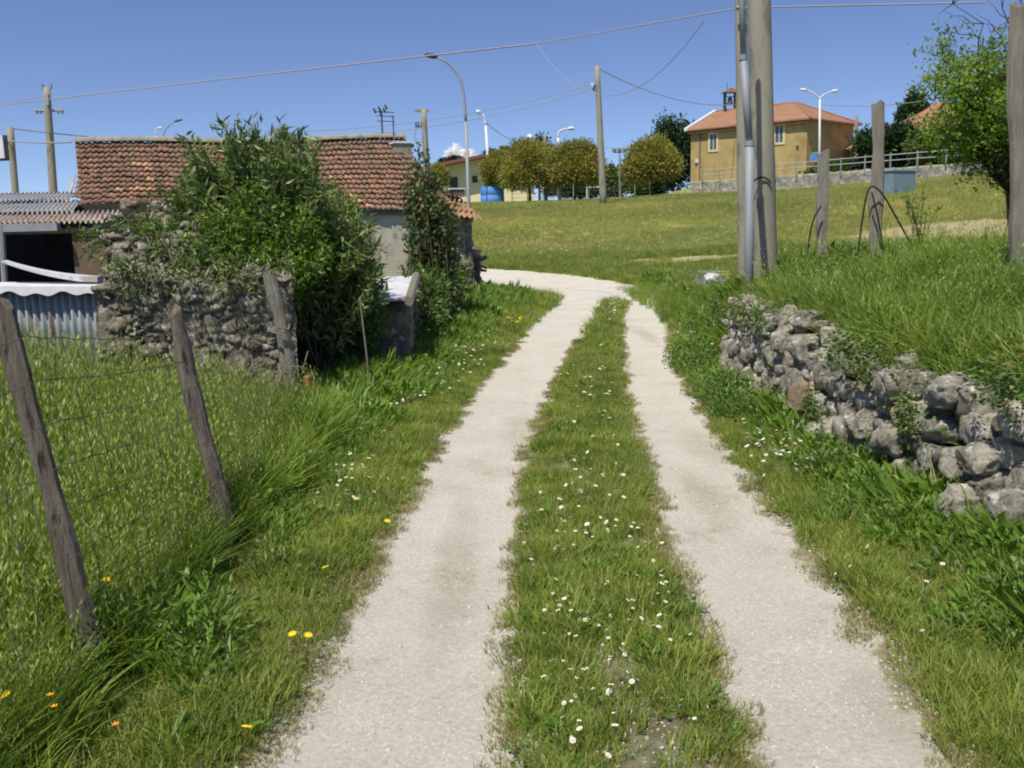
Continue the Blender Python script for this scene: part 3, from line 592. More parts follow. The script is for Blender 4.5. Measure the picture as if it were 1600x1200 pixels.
    o = obj(name, np.array(Vl), [tuple(int(q) for q in f) for f in F_], mat, parent, smooth=True); set_tone(o, tl); return o
import bmesh
_b = bmesh.new(); bmesh.ops.create_icosphere(_b, subdivisions=4, radius=1); ICO = np.array([v.co[:] for v in _b.verts]); ICOF = np.array([[v.index for v in f.verts] for f in _b.faces]); _b.free()
_b = bmesh.new(); bmesh.ops.create_icosphere(_b, subdivisions=3, radius=1); ICO3 = np.array([v.co[:] for v in _b.verts]); ICO3F = np.array([[v.index for v in f.verts] for f in _b.faces]); _b.free()
def stone(c, d, seed, rough=.12, pw=2.0, rz=0, tilt=(0, 0), lo=False, cuts=7):
    r_ = np.random.RandomState(seed); B0, F0 = (ICO3, ICO3F) if lo else (ICO, ICOF)
    p = np.sign(B0)*np.abs(B0)**(2.0/(pw+1)); p = p/np.linalg.norm(p, axis=1, keepdims=True)*(1/np.power((np.abs(B0)**(pw+1)).sum(1), 1/(pw+1)))[:, None]*.92
    for _ in range(cuts):                                       # chop facets off like broken limestone
        n = unit(r_.normal(size=3)[None])[0]; q = .62+.25*r_.rand(); s_ = p@n; p = p-np.maximum(s_-q, 0)[:, None]*n*.9
    o = r_.rand(3)*50
    nz = np.array([mn.turbulence(Vector(v*1.9+o), 3, False, noise_basis='PERLIN_ORIGINAL', amplitude_scale=.6, frequency_scale=2.2) for v in B0])
    nz2 = np.array([mn.noise(Vector(v*7+o)) for v in B0])
    p = p*(1+rough*(nz-.45)*1.6+nz2*rough*.15)[:, None]
    M_ = np.array(Matrix.Rotation(rz, 3, 'Z') @ Matrix.Rotation(tilt[0], 3, 'X') @ Matrix.Rotation(tilt[1], 3, 'Y'))
    return (p*np.array(d)/2)@M_.T+np.array(c), F0
class NB:
    def __init__(s): s.V = []; s.F = []; s.t = []; s.n = 0
    def add(s, VF, tone=.5): s.V.append(VF[0]); s.F.append(VF[1]+s.n); s.n += len(VF[0]); s.t.append(np.full(len(VF[0]), tone))
    def build(s, name, mat, parent=None, smooth=True, label=None):
        o = obj(name, np.concatenate(s.V), np.concatenate(s.F), mat, parent, smooth=smooth, label=label); set_tone(o, np.concatenate(s.t)); return o

# --- dry stone wall on the right
t = thing('dry_stone_wall', (2.4, 7, 0), 'rough grey dry stone wall holding up the grassy bank on the right', 'stone wall')
nb = NB(); r_ = random.Random(4); yy = 2.6
rows = [(0.0, .24), (.19, .22), (.36, .20), (.52, .19), (.67, .19)]
for ri, (z0, hh) in enumerate(rows):
    yy = 2.4+r_.random()*.2
    while yy < 10.5:
        big = r_.random() < .35; l = r_.uniform(.14, .31)*(1.3 if big else 1)*(1 if yy < 7 else .85); h = hh*r_.uniform(.8, 1.25)*(1.1 if big else .9)
        if ri == 4 and (r_.random() < (.92 if yy < 7 else .42)): yy += l; continue
        xx = float(xw(yy+l/2))+.09+.035*ri+r_.uniform(-.05, .05)
        nb.add(stone((xx, yy+l/2, z0+h/2-.02+r_.uniform(-.03, .03)), (r_.uniform(.26, .36), l*1.08, h*1.16), r_.randint(0, 99999), .11, 2.6, r_.uniform(-.25, .25), (r_.uniform(-.25, .25), r_.uniform(-.3, .3)), lo=yy > 6.5, cuts=9), r_.random())
        if r_.random() < .5: nb.add(stone((xx-.06, yy+l+.01, z0+r_.uniform(0, hh)), (.13, r_.uniform(.08, .16), r_.uniform(.07, .14)), r_.randint(0, 99999), .2, 2, r_.random()*3, lo=True), r_.random())
        yy += l*.97
for k in range(26):                                              # stones that have slipped forward or lie on top
    y0 = r_.uniform(2.8, 11); nb.add(stone((float(xw(y0))-.02+r_.uniform(-.05, .10), y0, r_.uniform(.0, .12)), (r_.uniform(.12, .26), r_.uniform(.14, .3), r_.uniform(.1, .2)), r_.randint(0, 99999), .2, 2, r_.random()*3, lo=True), r_.random())
nb.build('stonework', M_stone, t)
def wstone(name, px, py, y, d, seed, mat=M_stone, tone=.6, label=None, **k):
    n2 = NB(); p = P(px, py, y); n2.add(stone(p, d, seed, **k), tone); return n2.build(name, mat, t, label=label)
wstone('cap_stone', 1268, 500, 7.75, (.42, .36, .20), 31, tone=.35, label='dark weathered block resting on the crest of the wall', cuts=10)
wstone('boulder', 1262, 545, 7.6, (.40, .34, .28), 35, tone=.7, label='pale rounded boulder under the dark capping block')
wstone('boulder', 1228, 530, 8.0, (.30, .26, .30), 37, tone=.75)
wstone('slab', 1250, 618, 7.25, (.16, .26, .34), 39, mat=M_slab, label='smooth yellow brown slab leaning in the wall', tilt=(.5, .15), cuts=12, rough=.06)
wstone('boulder', 1480, 612, 5.35, (.30, .32, .22), 41, tone=.45)
wstone('boulder', 1540, 715, 4.85, (.28, .30, .22), 43, tone=.65)
wstone('boulder', 1500, 790, 4.75, (.24, .28, .24), 47, tone=.7)
wstone('boulder', 1575, 800, 4.5, (.24, .28, .26), 49, tone=.4)
wstone('boulder', 1390, 600, 5.9, (.24, .22, .24), 53, tone=.6)
wstone('boulder', 1385, 690, 5.7, (.22, .26, .24), 57, tone=.6)
wstone('boulder', 1168, 497, 10.3, (.38, .45, .34), 59, tone=.6)
# far end of the wall: mass of small lichened stones
n3 = NB()
for k in range(110):
    y0 = r_.uniform(8.0, 10.75); z0 = r_.uniform(.05, .74); n3.add(stone((float(xw(y0))+.05+.10*z0+r_.uniform(-.05, .04), y0, z0), (r_.uniform(.12, .2), r_.uniform(.12, .24), r_.uniform(.08, .2)), r_.randint(0, 99999), .14, 2, r_.random()*3, lo=True), r_.random())
for k in range(14):
    n3.add(stone((2.46+r_.uniform(0, .6), 10.75+r_.uniform(-.05, .1), r_.uniform(.1, .62)), (r_.uniform(.2, .35), .25, r_.uniform(.15, .28)), r_.randint(0, 99999), .2, lo=True), r_.random())
n3.build('end_stonework', M_stone, t)
# creepers on the wall face
cv = []; cf = []; n = 0; rsx = np.random.RandomState(8)
for (cy, cz, ry, rz_, cnt) in [(10.9, .62, .35, .14, 300), (9.6, .75, .8, .12, 420), (7.0, .26, .25, .10, 260), (6.3, .76, .45, .12, 520), (5.9, .22, .2, .10, 200), (5.55, .50, .16, .13, 300), (4.6, .80, .3, .10, 260), (8.7, .76, .5, .12, 300), (3.6, .7, .4, .2, 240)]:
    yv = cy+rsx.normal(size=cnt)*ry*.5; zv = cz+rsx.normal(size=cnt)*rz_*.6; xv = xw(yv)-.02+.05*zv-.05*rsx.rand(cnt)
    Vv, F = leafset(np.stack([xv, yv, zv], 1), np.stack([-.8+rsx.normal(size=cnt)*.5, rsx.normal(size=cnt)*.7, .2-rsx.rand(cnt)*.9], 1), .022+.02*rsx.rand(cnt), .014+.012*rsx.rand(cnt), rs=rsx)
    cv.append(Vv); cf.append(F+n); n += len(Vv)
tag(obj('creeping_plant', np.concatenate(cv), np.concatenate(cf), M_ivy), 'patchy green creeper growing over the face of the dry stone wall', 'creeper')

# ------------------------------------------------------------------ left: leaning posts and wire fence
def post(px0, py0, px1, py1, y0, y1, r0, label, seed, zb=None, mat=None, bend=0.0, sec='round', group='leaning wooden fence posts on the left'):
    r_ = random.Random(seed); b = P(px0, py0, y0); b[2] = tz1(b[0], b[1])-.12; tp = P(px1, py1, y1)
    Vv = []; n = 12; k = 26
    for i in range(k):
        s = i/(k-1); c = b*(1-s)+tp*s; c[0] += bend*math.sin(s*3.14)+.008*math.sin(s*9+seed); rr = r0*(1.12-.22*s)*(1+.09*math.sin(s*13+seed)+.05*math.sin(s*31))
        for j in range(n):
            a = 2*math.pi*j/n; q = 1+.16*math.cos(a*2+seed)+.13*math.cos(a*3+seed*2+s)+.06*math.cos(a*5+s*3)-(.45 if (j == (seed % n)) else 0)
            Vv.append((c[0]+rr*q*math.cos(a), c[1]+rr*q*math.sin(a), c[2]+(0 if i < k-1 else (.03*math.cos(a+seed)+.012*math.cos(a*4)))))
    F = [(i*n+j, i*n+(j+1) % n, (i+1)*n+(j+1) % n, (i+1)*n+j) for i in range(k-1) for j in range(n)]+[tuple(reversed(range(n))), tuple(range((k-1)*n, k*n))]
    o = obj('fence_post', Vv, F, mat or M_wood, loc=tuple(b), smooth=False)
    return tag(o, label, 'fence post', group), b, tp
o1, b1, t1 = post(178, 1085, 8, 472, 3.32, 3.38, .043, 'nearest leaning grey post with a split top at the left edge', 3, bend=-.02)
o2, b2, t2 = post(368, 862, 270, 487, 4.85, 4.95, .040, 'middle leaning post standing in tall grass before the ruined wall', 5, bend=.0)
o3, b3, t3 = post(474, 668, 424, 433, 8.1, 8.15, .062, 'thick pale post with a wire knot at the end of the ruined wall', 8, mat=M_wood2)
o4, b4, t4 = post(425, 668, 448, 556, 8.15, 8.2, .05, 'short prop leaning against the foot of the thick pale post', 11, mat=M_wood2)
b0 = np.array([b1[0]+.03, 1.75, -.1]); t0 = np.array([t1[0]-.02, 1.8, 1.4])
m = MB(); stn = [(b0, t0), (b1, t1), (b2, t2), (b3, t3)]
def fp(u, h):
    i = min(int(u), 2); f = u-i; A = stn[i][0]*(1-f)+stn[i+1][0]*f; Bp = stn[i][1]*(1-f)+stn[i+1][1]*f; return A*(1-h)+Bp*h
hts = [.12, .22, .32, .42, .52, .62, .72, .82, .92]
for h in hts:
    m.tube([fp(u, h)+np.array([.045, 0, -.018*math.sin((u % 1)*3.14)+.004*math.sin(u*40+h*20)]) for u in np.linspace(0, 2.999, 40)], .0021, 4)
us = []
for i, L in ((0, 1.6), (1, 1.6), (2, 3.3)):
    k = int(L/.15); us += [i+(j+.5)/k for j in range(k)]
for u in us: m.tube([fp(u, h)+np.array([.045+.006*math.sin(u*50+h*9), .012*math.sin(h*7+u*30), 0]) for h in np.linspace(.08, .92, 7)], .0017, 4)
tag(m.build('wire_fence', M_wire), 'rusty square wire mesh strung along the leaning posts on the left', 'fence')
m = MB()
for k in range(3):
    c = P(436, 512+k*3, 8.08); m.tube([c+np.array([.085*math.cos(a), .085*math.sin(a), .012*math.sin(a*3+k)]) for a in np.linspace(0, 6.28, 22)], .007, 5)
tag(m.build('wire_loop', M_conc), 'pale twisted wire knotted round the thick pale post', 'wire'); m = MB(); c = P(452, 572, 8.05); m.tube([c+np.array([-.1, 0, .02]), c, c+np.array([.12, .0, -.01]), c+np.array([.16, .02, .12])], .005, 5)
tag(m.build('wire_end', M_conc), 'loose wire end sticking out below the knot on the thick pale post', 'wire')

# ------------------------------------------------------------------ ruined wall on the left
pl, pr = P(160, 600, 8.75), P(462, 600, 8.75)
t = thing('ruined_wall', (pl[0], 8.8, 0), 'crumbling mortared rubble wall facing the viewer behind the wire fence', 'ruined wall')
rubble_wall('masonry', [(pl[0], 8.75), (pr[0]-.2, 8.72), (pr[0]+.02, 8.80)], lambda q: -.1, lambda q: 1.22+.08*math.sin(q*7)-.10*S((q-.85)/.15), .5, M_rubble, cell=.085, depth=.045, res=.018, seed=21, parent=t, asp=1.5, topn=.12, worn=.85)
nb = NB(); r_ = random.Random(19)
for k in range(330):
    u = r_.random(); x_ = pl[0]+(pr[0]-.1-pl[0])*u; z_ = r_.uniform(.25, 1.2)
    if fbm(np.array([x_*2.2]), np.array([z_*2.2]), 44)[0] < .45: continue
    s_ = r_.uniform(.03, .09)*(2.2 if r_.random() < .12 else 1); nb.add(stone((x_, 8.74+r_.uniform(-.02, .02), z_), (s_*r_.uniform(1, 2), s_*1.2, s_*r_.uniform(.7, 1.1)), r_.randint(0, 99999), .2, 2.5, r_.uniform(-.4, .4), (r_.uniform(-.4, .4), r_.uniform(-.5, .5)), lo=True, cuts=11), r_.random())
nb.build('facing_stones', M_rubble, t)
# rubble heaped on and behind it
nb = NB(); r_ = random.Random(9)
for k in range(150):
    px = r_.uniform(175, 420); f = r_.random(); zt = 1.22+ (1.98-1.22)*f; y = 8.95+f*1.2; p = P(px, 500, y)
    cx = P(290, 500, y)[0]
    if abs(p[0]-cx) > .95-.45*f: continue
    nb.add(stone((p[0], y, zt-.05+r_.uniform(-.05, .05)), (r_.uniform(.1, .3), r_.uniform(.1, .25), r_.uniform(.08, .2)), r_.randint(0, 9999), .22, 2, r_.random()*3, (r_.uniform(-.4, .4), 0), lo=True), r_.random())
cx = P(285, 500, 9.8)[0]
nb.add(stone((cx+.05, 10.1, .8), (2.3, 2.1, 2.1), 77, .15), .3)
nb.build('rubble_heap', M_rubble, t)
def leafcloud(name, label, cat, pts, dirs, L, W, mat, seed, parent=None):
    rs = np.random.RandomState(seed); Vv, F = leafset(pts, dirs, L*(.6+.7*rs.rand(len(pts))), W*(.6+.7*rs.rand(len(pts))), rs=rs); o = obj(name, Vv, F, mat, parent)
    return tag(o, label, cat) if cat else o
def stems(mb, n, base, spread, hgt, seed, r=.012, nseg=7, out=.6, topf=None, bl=0.25):
    """shoots arching out of one base; returns points and directions along them"""
    rs = random.Random(seed); pts = []
    for i in range(n):
        a = rs.uniform(0, 6.283); rr = math.sqrt(rs.random()); tx, ty = base[0]+spread[0]*rr*math.cos(a), base[1]+spread[1]*rr*math.sin(a)
        H_ = (hgt(tx, ty) if callable(hgt) else hgt*(1-.35*rr*rr))*rs.uniform(.66, 1.03); b = Vector((base[0]+rs.uniform(-1, 1)*bl, base[1]+rs.uniform(-1, 1)*bl, base[2]-.03)); e = Vector((tx, ty, base[2]+H_))
        cpt = Vector((b.x+(tx-b.x)*.25, b.y+(ty-b.y)*.25, base[2]+H_*.6)); pl_ = []
        for s in range(nseg+1):
            t = s/nseg; pl_.append(b*(1-t)**2+cpt*2*t*(1-t)+e*t*t)
        mb.tube(pl_, [r*(1-.75*s/nseg) for s in range(nseg+1)], 5); pts.append(pl_)
    return pts
def dress(paths, per, t0, L, W, seed, spreadd=.7, tw=.03, fw=.5):
    rs = np.random.RandomState(seed); Cc = []; Dd = []
    for pl_ in paths:
        k = per; t = t0+(1-t0)*rs.rand(k)**.8; q = t*(len(pl_)-1); i = np.minimum(q.astype(int), len(pl_)-2); f = (q-i)[:, None]; A = np.array([tuple(v) for v in pl_])
        c = A[i]*(1-f)+A[i+1]*f; d = unit(A[i+1]-A[i]); Cc.append(c+rs.normal(size=(k, 3))*tw); Dd.append(unit(d*fw+rs.normal(size=(k, 3))*spreadd))
    Cc = np.concatenate(Cc); Dd = np.concatenate(Dd); m = len(Cc); return leafset(Cc, Dd, L*(.6+.7*rs.rand(m)), W*(.7+.6*rs.rand(m)), .12, rs)

# --- oleander
ob = np.array([P(430, 500, 10.2)[0]+.15, 10.15, 0.0]); t = thing('oleander_bush', ob, 'tall grey green oleander rising in front of the tiled farmhouse', 'bush')
XL, XR = P(262, 300, 10.2)[0], P(562, 300, 10.2)[0]
def ohgt(x, y):
    u = (x-XL)/(XR-XL); return min(2.62, float(np.interp(u, [-.1, 0, .11, .28, .5, .70, .80, 1, 1.1], [1.6, 1.98, 2.4, 2.78, 2.84, 2.72, 2.25, 1.9, 1.5]))*(.80+.30*float(vn(np.array([x*4.2]), np.array([y*4.2]), 3)[0])))
mb = MB(); sp = stems(mb, 270, ob, ((XR-XL)/2*1.08, .95), ohgt, 12, .013, out=1, bl=.45)
mb.build('stems', M_stem, t, smooth=True)
Vv, F = dress(sp, 96, .30, .125, .029, 5, .75, .04, .6); obj('foliage', Vv, F, M_ole, t)
tips = [p_[-3:] for p_ in sp]; Vv, F = dress(tips, 26, .1, .11, .02, 6, .5, .012, 1.0); obj('shoot_leaves', Vv, F, M_ole, t)
# side towards the track: hanging lower branches down to the ground
m2 = MB(); sp2 = stems(m2, 60, (P(510, 500, 10.4)[0], 10.5, 0), (.60, .55), 1.5, 14, .010, bl=.3); m2.build('lower_stems', M_stem, t, smooth=True)
Vv, F = dress(sp2, 110, .12, .11, .026, 15, .8, .05, .3); obj('lower_foliage', Vv, F, M_ole, t)
m2 = MB(); sp3 = stems(m2, 100, (P(335, 400, 10.1)[0], 10.1, .9), (.62, .5), 1.42, 16, .009, bl=.3); m2.build('side_stems', M_stem, t, smooth=True)
Vv, F = dress(sp3, 80, .25, .115, .028, 17, .8, .04, .5); obj('side_foliage', Vv, F, M_ole, t)
# --- fresh green shrub in front of it
gb = np.array([P(405, 500, 9.25)[0], 9.3, .9]); t = thing('laurel_shrub', (gb[0], gb[1], .0), 'bright fresh green shrub growing over the ruined wall under the oleander', 'bush')
mb = MB(); sp = stems(mb, 90, (gb[0], gb[1], .55), (.78, .40), 1.55, 22, .010, bl=.2); mb.build('stems', M_stem, t)
Vv, F = dress(sp, 95, .35, .062, .028, 25, .8, .055, .4); obj('foliage', Vv, F, M_laurel, t)
gb = np.array([P(545, 500, 10.3)[0], 10.3, .2]); t = thing('green_shrub', (gb[0], gb[1], 0), 'darker leafy shrub at the right foot of the oleander beside the low hut', 'bush')
mb = MB(); sp = stems(mb, 46, (gb[0], gb[1], 0), (.36, .5), 1.3, 32, .009, bl=.2); mb.build('stems', M_stem, t)
Vv, F = dress(sp, 100, .08, .075, .026, 35, .85, .06, .3); obj('foliage', Vv, F, M_mid, t)
# --- trailing plants over the rubble
t = thing('trailing_plant', (P(240, 400, 9.3)[0], 9.3, 1.2), 'straggly trailing plant spilling over the rubble beside the shed', 'plant')
mb = MB(); r_ = random.Random(3); pts = []
for i in range(46):
    px = r_.uniform(185, 420); f = r_.random(); y = 8.85+f*1.2; p = Vector(P(px, 500, y)); p.z = 1.2+.75*f*(1-abs(px-290)/200)
    e = p+Vector((r_.uniform(-.35, .35), r_.uniform(-.3, .1), r_.uniform(-.1, .3))); md_ = p.lerp(e, .5)+Vector((0, -.05, .12)); pl_ = [p, p.lerp(md_, .6), md_, md_.lerp(e, .6), e]; mb.tube(pl_, .006, 4); pts.append(pl_)
mb.build('stems', M_wood2, t); Vv, F = dress(pts, 24, 0, .085, .02, 9, .7, .03, .5); obj('foliage', Vv, F, M_rose, t)
pts2 = pts[::3]; Vv, F = dress(pts2, 34, .2, .06, .03, 10, .9, .04, .2); obj('fresh_leaves', Vv, F, M_laurel, t)
m = MB(); r_ = random.Random(41); pth = []
for i in range(44):
    x_ = pl[0]+(pr[0]-pl[0])*r_.uniform(.1, 1.0); p = Vector((x_, 8.72, r_.uniform(1.18, 1.34))); e = p+Vector((r_.uniform(-.25, .25), r_.uniform(-.42, -.1), r_.uniform(-.22, .18))); md_ = p.lerp(e, .5)+Vector((0, -.02, .10)); pl_ = [p, p.lerp(md_, .6), md_, md_.lerp(e, .6), e]; m.tube(pl_, .005, 4); pth.append(pl_)
t = thing('hanging_plant', (pl[0]+1, 8.7, 1.2), 'dry twiggy plant hanging over the crest of the ruined wall', 'plant'); m.build('stems', M_stem, t); Vv, F = dress(pth, 13, .1, .08, .018, 43, .8, .03, .5); obj('foliage', Vv, F, M_ole, t)
# --- climbing rose against the farmhouse corner
rb = np.array([P(676, 540, 15.6)[0], 15.6, 0]); t = thing('climbing_rose', rb, 'tall climbing shrub with reddish leaves at the corner of the farmhouse', 'bush')
def rh(x, y): return 2.95-.75*abs(x-rb[0]+.12)/.4
mb = MB(); sp = stems(mb, 95, rb, (.43, .5), rh, 42, .012, bl=.42); mb.build('stems', M_stem, t)
Vv, F = dress(sp, 62, .05, .085, .055, 45, .85, .07, .25); obj('foliage', Vv, F, M_rose, t)
rb2 = np.array([P(700, 500, 20.0)[0], 20.0, 0]); t = thing('reddish_bush', rb2, 'loose bush with bronze young leaves leaning over the farmhouse eave', 'bush')
mb = MB(); sp = stems(mb, 36, rb2, (.34, .4), 2.1, 52, .012, bl=.15); mb.build('stems', M_stem, t)
Vv, F = dress(sp, 42, .25, .09, .05, 55, .85, .07, .25); obj('foliage', Vv, F, M_rose, t)

# ------------------------------------------------------------------ corrugated sheets
def corrugated(p00, p10, p11, p01, nw, amp, mats, name, parent, per=8, rows=6, thick=.003, jag=0, seed=0, sag=0):
    """p00-p10 runs across the waves, p00-p01 along them"""
    rs = np.random.RandomState(seed); p00, p10, p11, p01 = [np.array(q, float) for q in (p00, p10, p11, p01)]
    nU = int(nw*per); Nn = unit(np.cross(p10-p00, p01-p00)[None])[0]; Vv = []
    for j in range(rows+1):
        for i in range(nU+1):
            u = i/nU; v = j/rows; p = (p00*(1-u)+p10*u)*(1-v)+(p01*(1-u)+p11*u)*v
            p = p+Nn*(amp*math.sin(u*nw*6.2832)+sag*math.sin(v*3.14)*math.sin(u*3.14)+jag*float(fbm(np.array([u*6]), np.array([v*6]), seed)[0]))
            Vv.append(p)
    n = len(Vv); Vv += [p-Nn*thick for p in Vv]; F = []
    w_ = nU+1
    for j in range(rows):
        for i in range(nU):
            a = j*w_+i; F += [(a, a+1, a+w_+1, a+w_), (n+a, n+a+w_, n+a+w_+1, n+a+1)]
    for i in range(nU): a = i; F.append((a, n+a, n+a+1, a+1)); a = rows*w_+i; F.append((a, a+1, n+a+1, n+a))
    for j in range(rows): a = j*w_; F.append((a, a+w_, n+a+w_, n+a)); a = j*w_+nU; F.append((a, n+a, n+a+w_, a+w_))
    return obj(name, Vv, F, mats, parent, smooth=True)
M_dirtywhite = surf('dirty_white_sheet', [(.46, .46, .47), (.58, .58, .60), (.64, .64, .66)], 3, .6, .2, .004, spots=(.33, .31, .28), spot_scale=4)
# fence of corrugated sheets left of the ruin
pa, pb = P(-60, 450, 8.95), P(160, 450, 8.95)
t = thing('corrugated_fence', (pb[0]-1, 8.95, 0), 'bluish corrugated steel fence with a white metal capping beside the ruin', 'metal fence')
yS = 8.95
corrugated((pa[0], yS, -.05), (pb[0], yS, -.05), (pb[0], yS, pb[2]-.01), (pa[0], yS, pa[2]-.01), 18.5, .022, M_iron, 'corrugated_sheet', t, rows=3)
m = MB(); n = 60; Vv = []; F = []
for i in range(n+1):
    u = i/n; x_ = pa[0]-.05+(pb[0]+.01-pa[0])*u; zt = pa[2]+(pb[2]-pa[2])*u
    for (dy, dz) in ((.18, .035), (-.11, .012), (-.115, -.055+.016*math.sin(u*34)+.01*math.sin(u*15+2)), (-.10, -.052+.016*math.sin(u*34)+.01*math.sin(u*15+2)), (-.10, .002), (.18, .025)): Vv.append((x_, yS+dy, zt+dz+.01))
for i in range(n):
    for j in range(6): F.append((i*6+j, i*6+(j+1) % 6, (i+1)*6+(j+1) % 6, (i+1)*6+j))
F += [tuple(range(6)), tuple(reversed(range(n*6, n*6+6)))]
obj('capping', Vv, F, M_dirtywhite, t)
# bent loose strip lying on the capping
Vv = []; F = []; n = 24
for i in range(n+1):
    u = i/n; p = P(0+158*u, 0, 9.0); q = P(0, 0, 9.0); px_, py_ = 5+150*u, 410+ (438-410)*(1-(1-u)**1.8); c = P(px_, py_, 9.02); hw = .035*(.3+min(1, u*1.3)); c[2] += .012
    Vv += [(c[0], 8.98, c[2]+hw*.5), (c[0], 9.10, c[2]+hw*.6), (c[0], 9.10, c[2]-hw*.6-.004), (c[0], 8.98, c[2]-hw*.5-.004)]
for i in range(n):
    for j in range(4): F.append((i*4+j, i*4+(j+1) % 4, (i+1)*4+(j+1) % 4, (i+1)*4+j))
F += [(0, 1, 2, 3), tuple(reversed(range(n*4, n*4+4)))]
tag(obj('metal_strip', Vv, F, M_dirtywhite), 'bent white metal strip resting on the corrugated fence capping', 'metal strip')

# ------------------------------------------------------------------ shed with rusty sheet roof
fl, fr = P(-150, 352, 14.0), P(186, 345, 14.0); zf = fr[2]
t = thing('lean_to_shed', (fr[0]-2, 14.5, 0), 'open fronted shed with rusty corrugated sheet roof at the left edge', 'shed')
dirb = np.array([-.33, .944]); rise = .125
def sp_(x0, d, dz=0): return np.array([x0+dirb[0]*d, 14.0+dirb[1]*d, zf+rise*d+dz])
corrugated(sp_(fl[0], 0), sp_(fr[0], 0), sp_(fr[0], 1.45, 0), sp_(fl[0], 1.45, 0), 31, .028, M_rustiron, 'roof_sheet', t, rows=4, seed=1, label=None) if False else None
corrugated(sp_(fl[0], 0), sp_(fr[0], 0), sp_(fr[0], 1.35), sp_(fl[0], 1.35), 40, .026, M_rustiron, 'roof_sheet', t, rows=4, seed=1)['label'] = 'rusty front roof sheets'
corrugated(sp_(fl[0], 1.15, .03), sp_(fr[0]-.75, 1.15, .03), sp_(fr[0]-.75, 2.9, .03), sp_(fl[0], 2.9, .03), 31, .026, M_roofiron, 'roof_sheet', t, rows=4, seed=2)
corrugated(sp_(fl[0], 2.7, .06), sp_(fr[0]-.95, 2.7, .06), sp_(fr[0]-.95, 4.2, .06), sp_(fl[0], 4.2, .06), 29, .026, M_roofiron, 'roof_sheet', t, rows=4, seed=3)
m = MB(); pw = P(140, 400, 14.15); m.box((pw[0]+.01, 14.35, .85), (.48, .4, 1.78)); m.build('pillar', M_brickp, t)
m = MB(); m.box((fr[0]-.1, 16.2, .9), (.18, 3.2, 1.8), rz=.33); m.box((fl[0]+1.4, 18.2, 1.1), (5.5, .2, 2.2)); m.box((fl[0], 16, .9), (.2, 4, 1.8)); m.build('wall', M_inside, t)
m = MB(); g0, g1 = P(-150, 352, 13.9), P(90, 352, 13.9); m.box(((g0[0]+g1[0])/2, 13.93, g1[2]-.02), (g1[0]-g0[0], .12, .11)); m.build('gutter', M_galv, t)
m = MB(); m.tube([P(2, 440, 13.9)*np.array([1, 1, 0]), np.array([P(2, 352, 13.9)[0], 13.9, zf-.02])], .045, 8); m.build('post', M_galv, t)
m = MB(); 
for xq in np.linspace(fl[0]+.3, fr[0]-1.2, 4): m.tube([sp_(xq, .05, -.08), sp_(xq, 3.9, -.06)], .045, 6)
m.tube([sp_(fl[0], .12, -.13), sp_(fr[0]-.05, .12, -.13)], .05, 6); m.build('rafter', M_wood, t)

# ------------------------------------------------------------------ farmhouse with tiled roof
A = P(632, 213, 25.0)[:2]; Bq = P(117, 222, 22.0)[:2]; rd = (A-Bq)/np.hypot(*(A-Bq)); pd = np.array([rd[1], -rd[0]]); Lr = np.hypot(*(A-Bq))  # pd: towards the viewer
ZR0, ZR1 = 3.64, 3.82; RUN = 2.95; ZE = 2.0
t = thing('farmhouse', (-6, 22, 0), 'old low farmhouse with weathered orange tiled roof behind the oleander', 'house')
def ridge(u): return Bq*(1-u)+A*u, ZR0*(1-u)+ZR1*u+.03*math.sin(u*9)-.04*math.sin(u*3.14)
def roofpt(u, v, lift=0):     # v 0 ridge .. 1 eave
    u = u-.04*max(0, (v-.4)/.6)**1.6*max(0, 1-u)**8
    p, z = ridge(u); ez = ZE+.04*math.sin(u*11); q = p+pd*RUN*v; zz = z+(ez-z)*(v**.93)
    return np.array([q[0], q[1], zz+lift])
rsr = np.random.RandomState(3); Vv = []; F = []; tn = []; NC = 14; NTl = 62
for c in range(NC):
    for k in range(NTl):
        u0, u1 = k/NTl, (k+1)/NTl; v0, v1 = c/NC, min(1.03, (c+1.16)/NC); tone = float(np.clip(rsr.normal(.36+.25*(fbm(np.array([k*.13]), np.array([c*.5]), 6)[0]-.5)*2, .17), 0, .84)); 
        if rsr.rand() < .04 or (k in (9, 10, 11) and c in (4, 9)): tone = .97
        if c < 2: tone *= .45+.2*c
        o = len(Vv); dz = rsr.normal()*.006; tw_ = rsr.normal()*.004
        for j, (v, lf) in enumerate(((v0, .012), (v0*.5+v1*.5, .030), (v1, .080))):
            for i in range(7):
                s = i/6; prof = .015*math.sin(s*6.2832-.6)+.004*math.cos(s*12.56)
                Vv.append(roofpt(u0+(u1-u0)*s*1.03, v+.004*math.sin(k*1.7+c), lf+prof+dz+tw_*(j-1))); tn.append(tone)
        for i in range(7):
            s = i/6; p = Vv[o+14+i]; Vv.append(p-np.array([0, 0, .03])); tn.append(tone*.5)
        for j in range(3):
            for i in range(6): F.append((o+j*7+i, o+(j+1)*7+i, o+(j+1)*7+i+1, o+j*7+i+1))
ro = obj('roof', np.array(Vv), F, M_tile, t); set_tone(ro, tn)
# ridge tiles with mortar
Vv = []; F = []; tn = []
for k in range(20):
    o = len(Vv); tone = rsr.uniform(.15, .6)
    for j in range(2):
        u = (k+j*1.06)/20; p, z = ridge(u)
        for i in range(7):
            a = math.pi*i/6; rr = .13+.015*j; q = p+pd*rr*math.cos(a); Vv.append((q[0], q[1], z+.0+rr*.75*math.sin(a)+.02+.008*j)); tn.append(tone)
    for i in range(6): F.append((o+i, o+i+1, o+7+i+1, o+7+i))
    F += [tuple(o+i for i in range(7)), tuple(o+13-i for i in range(7))]
rt = obj('ridge_tile', np.array(Vv), F, M_conc, ro)
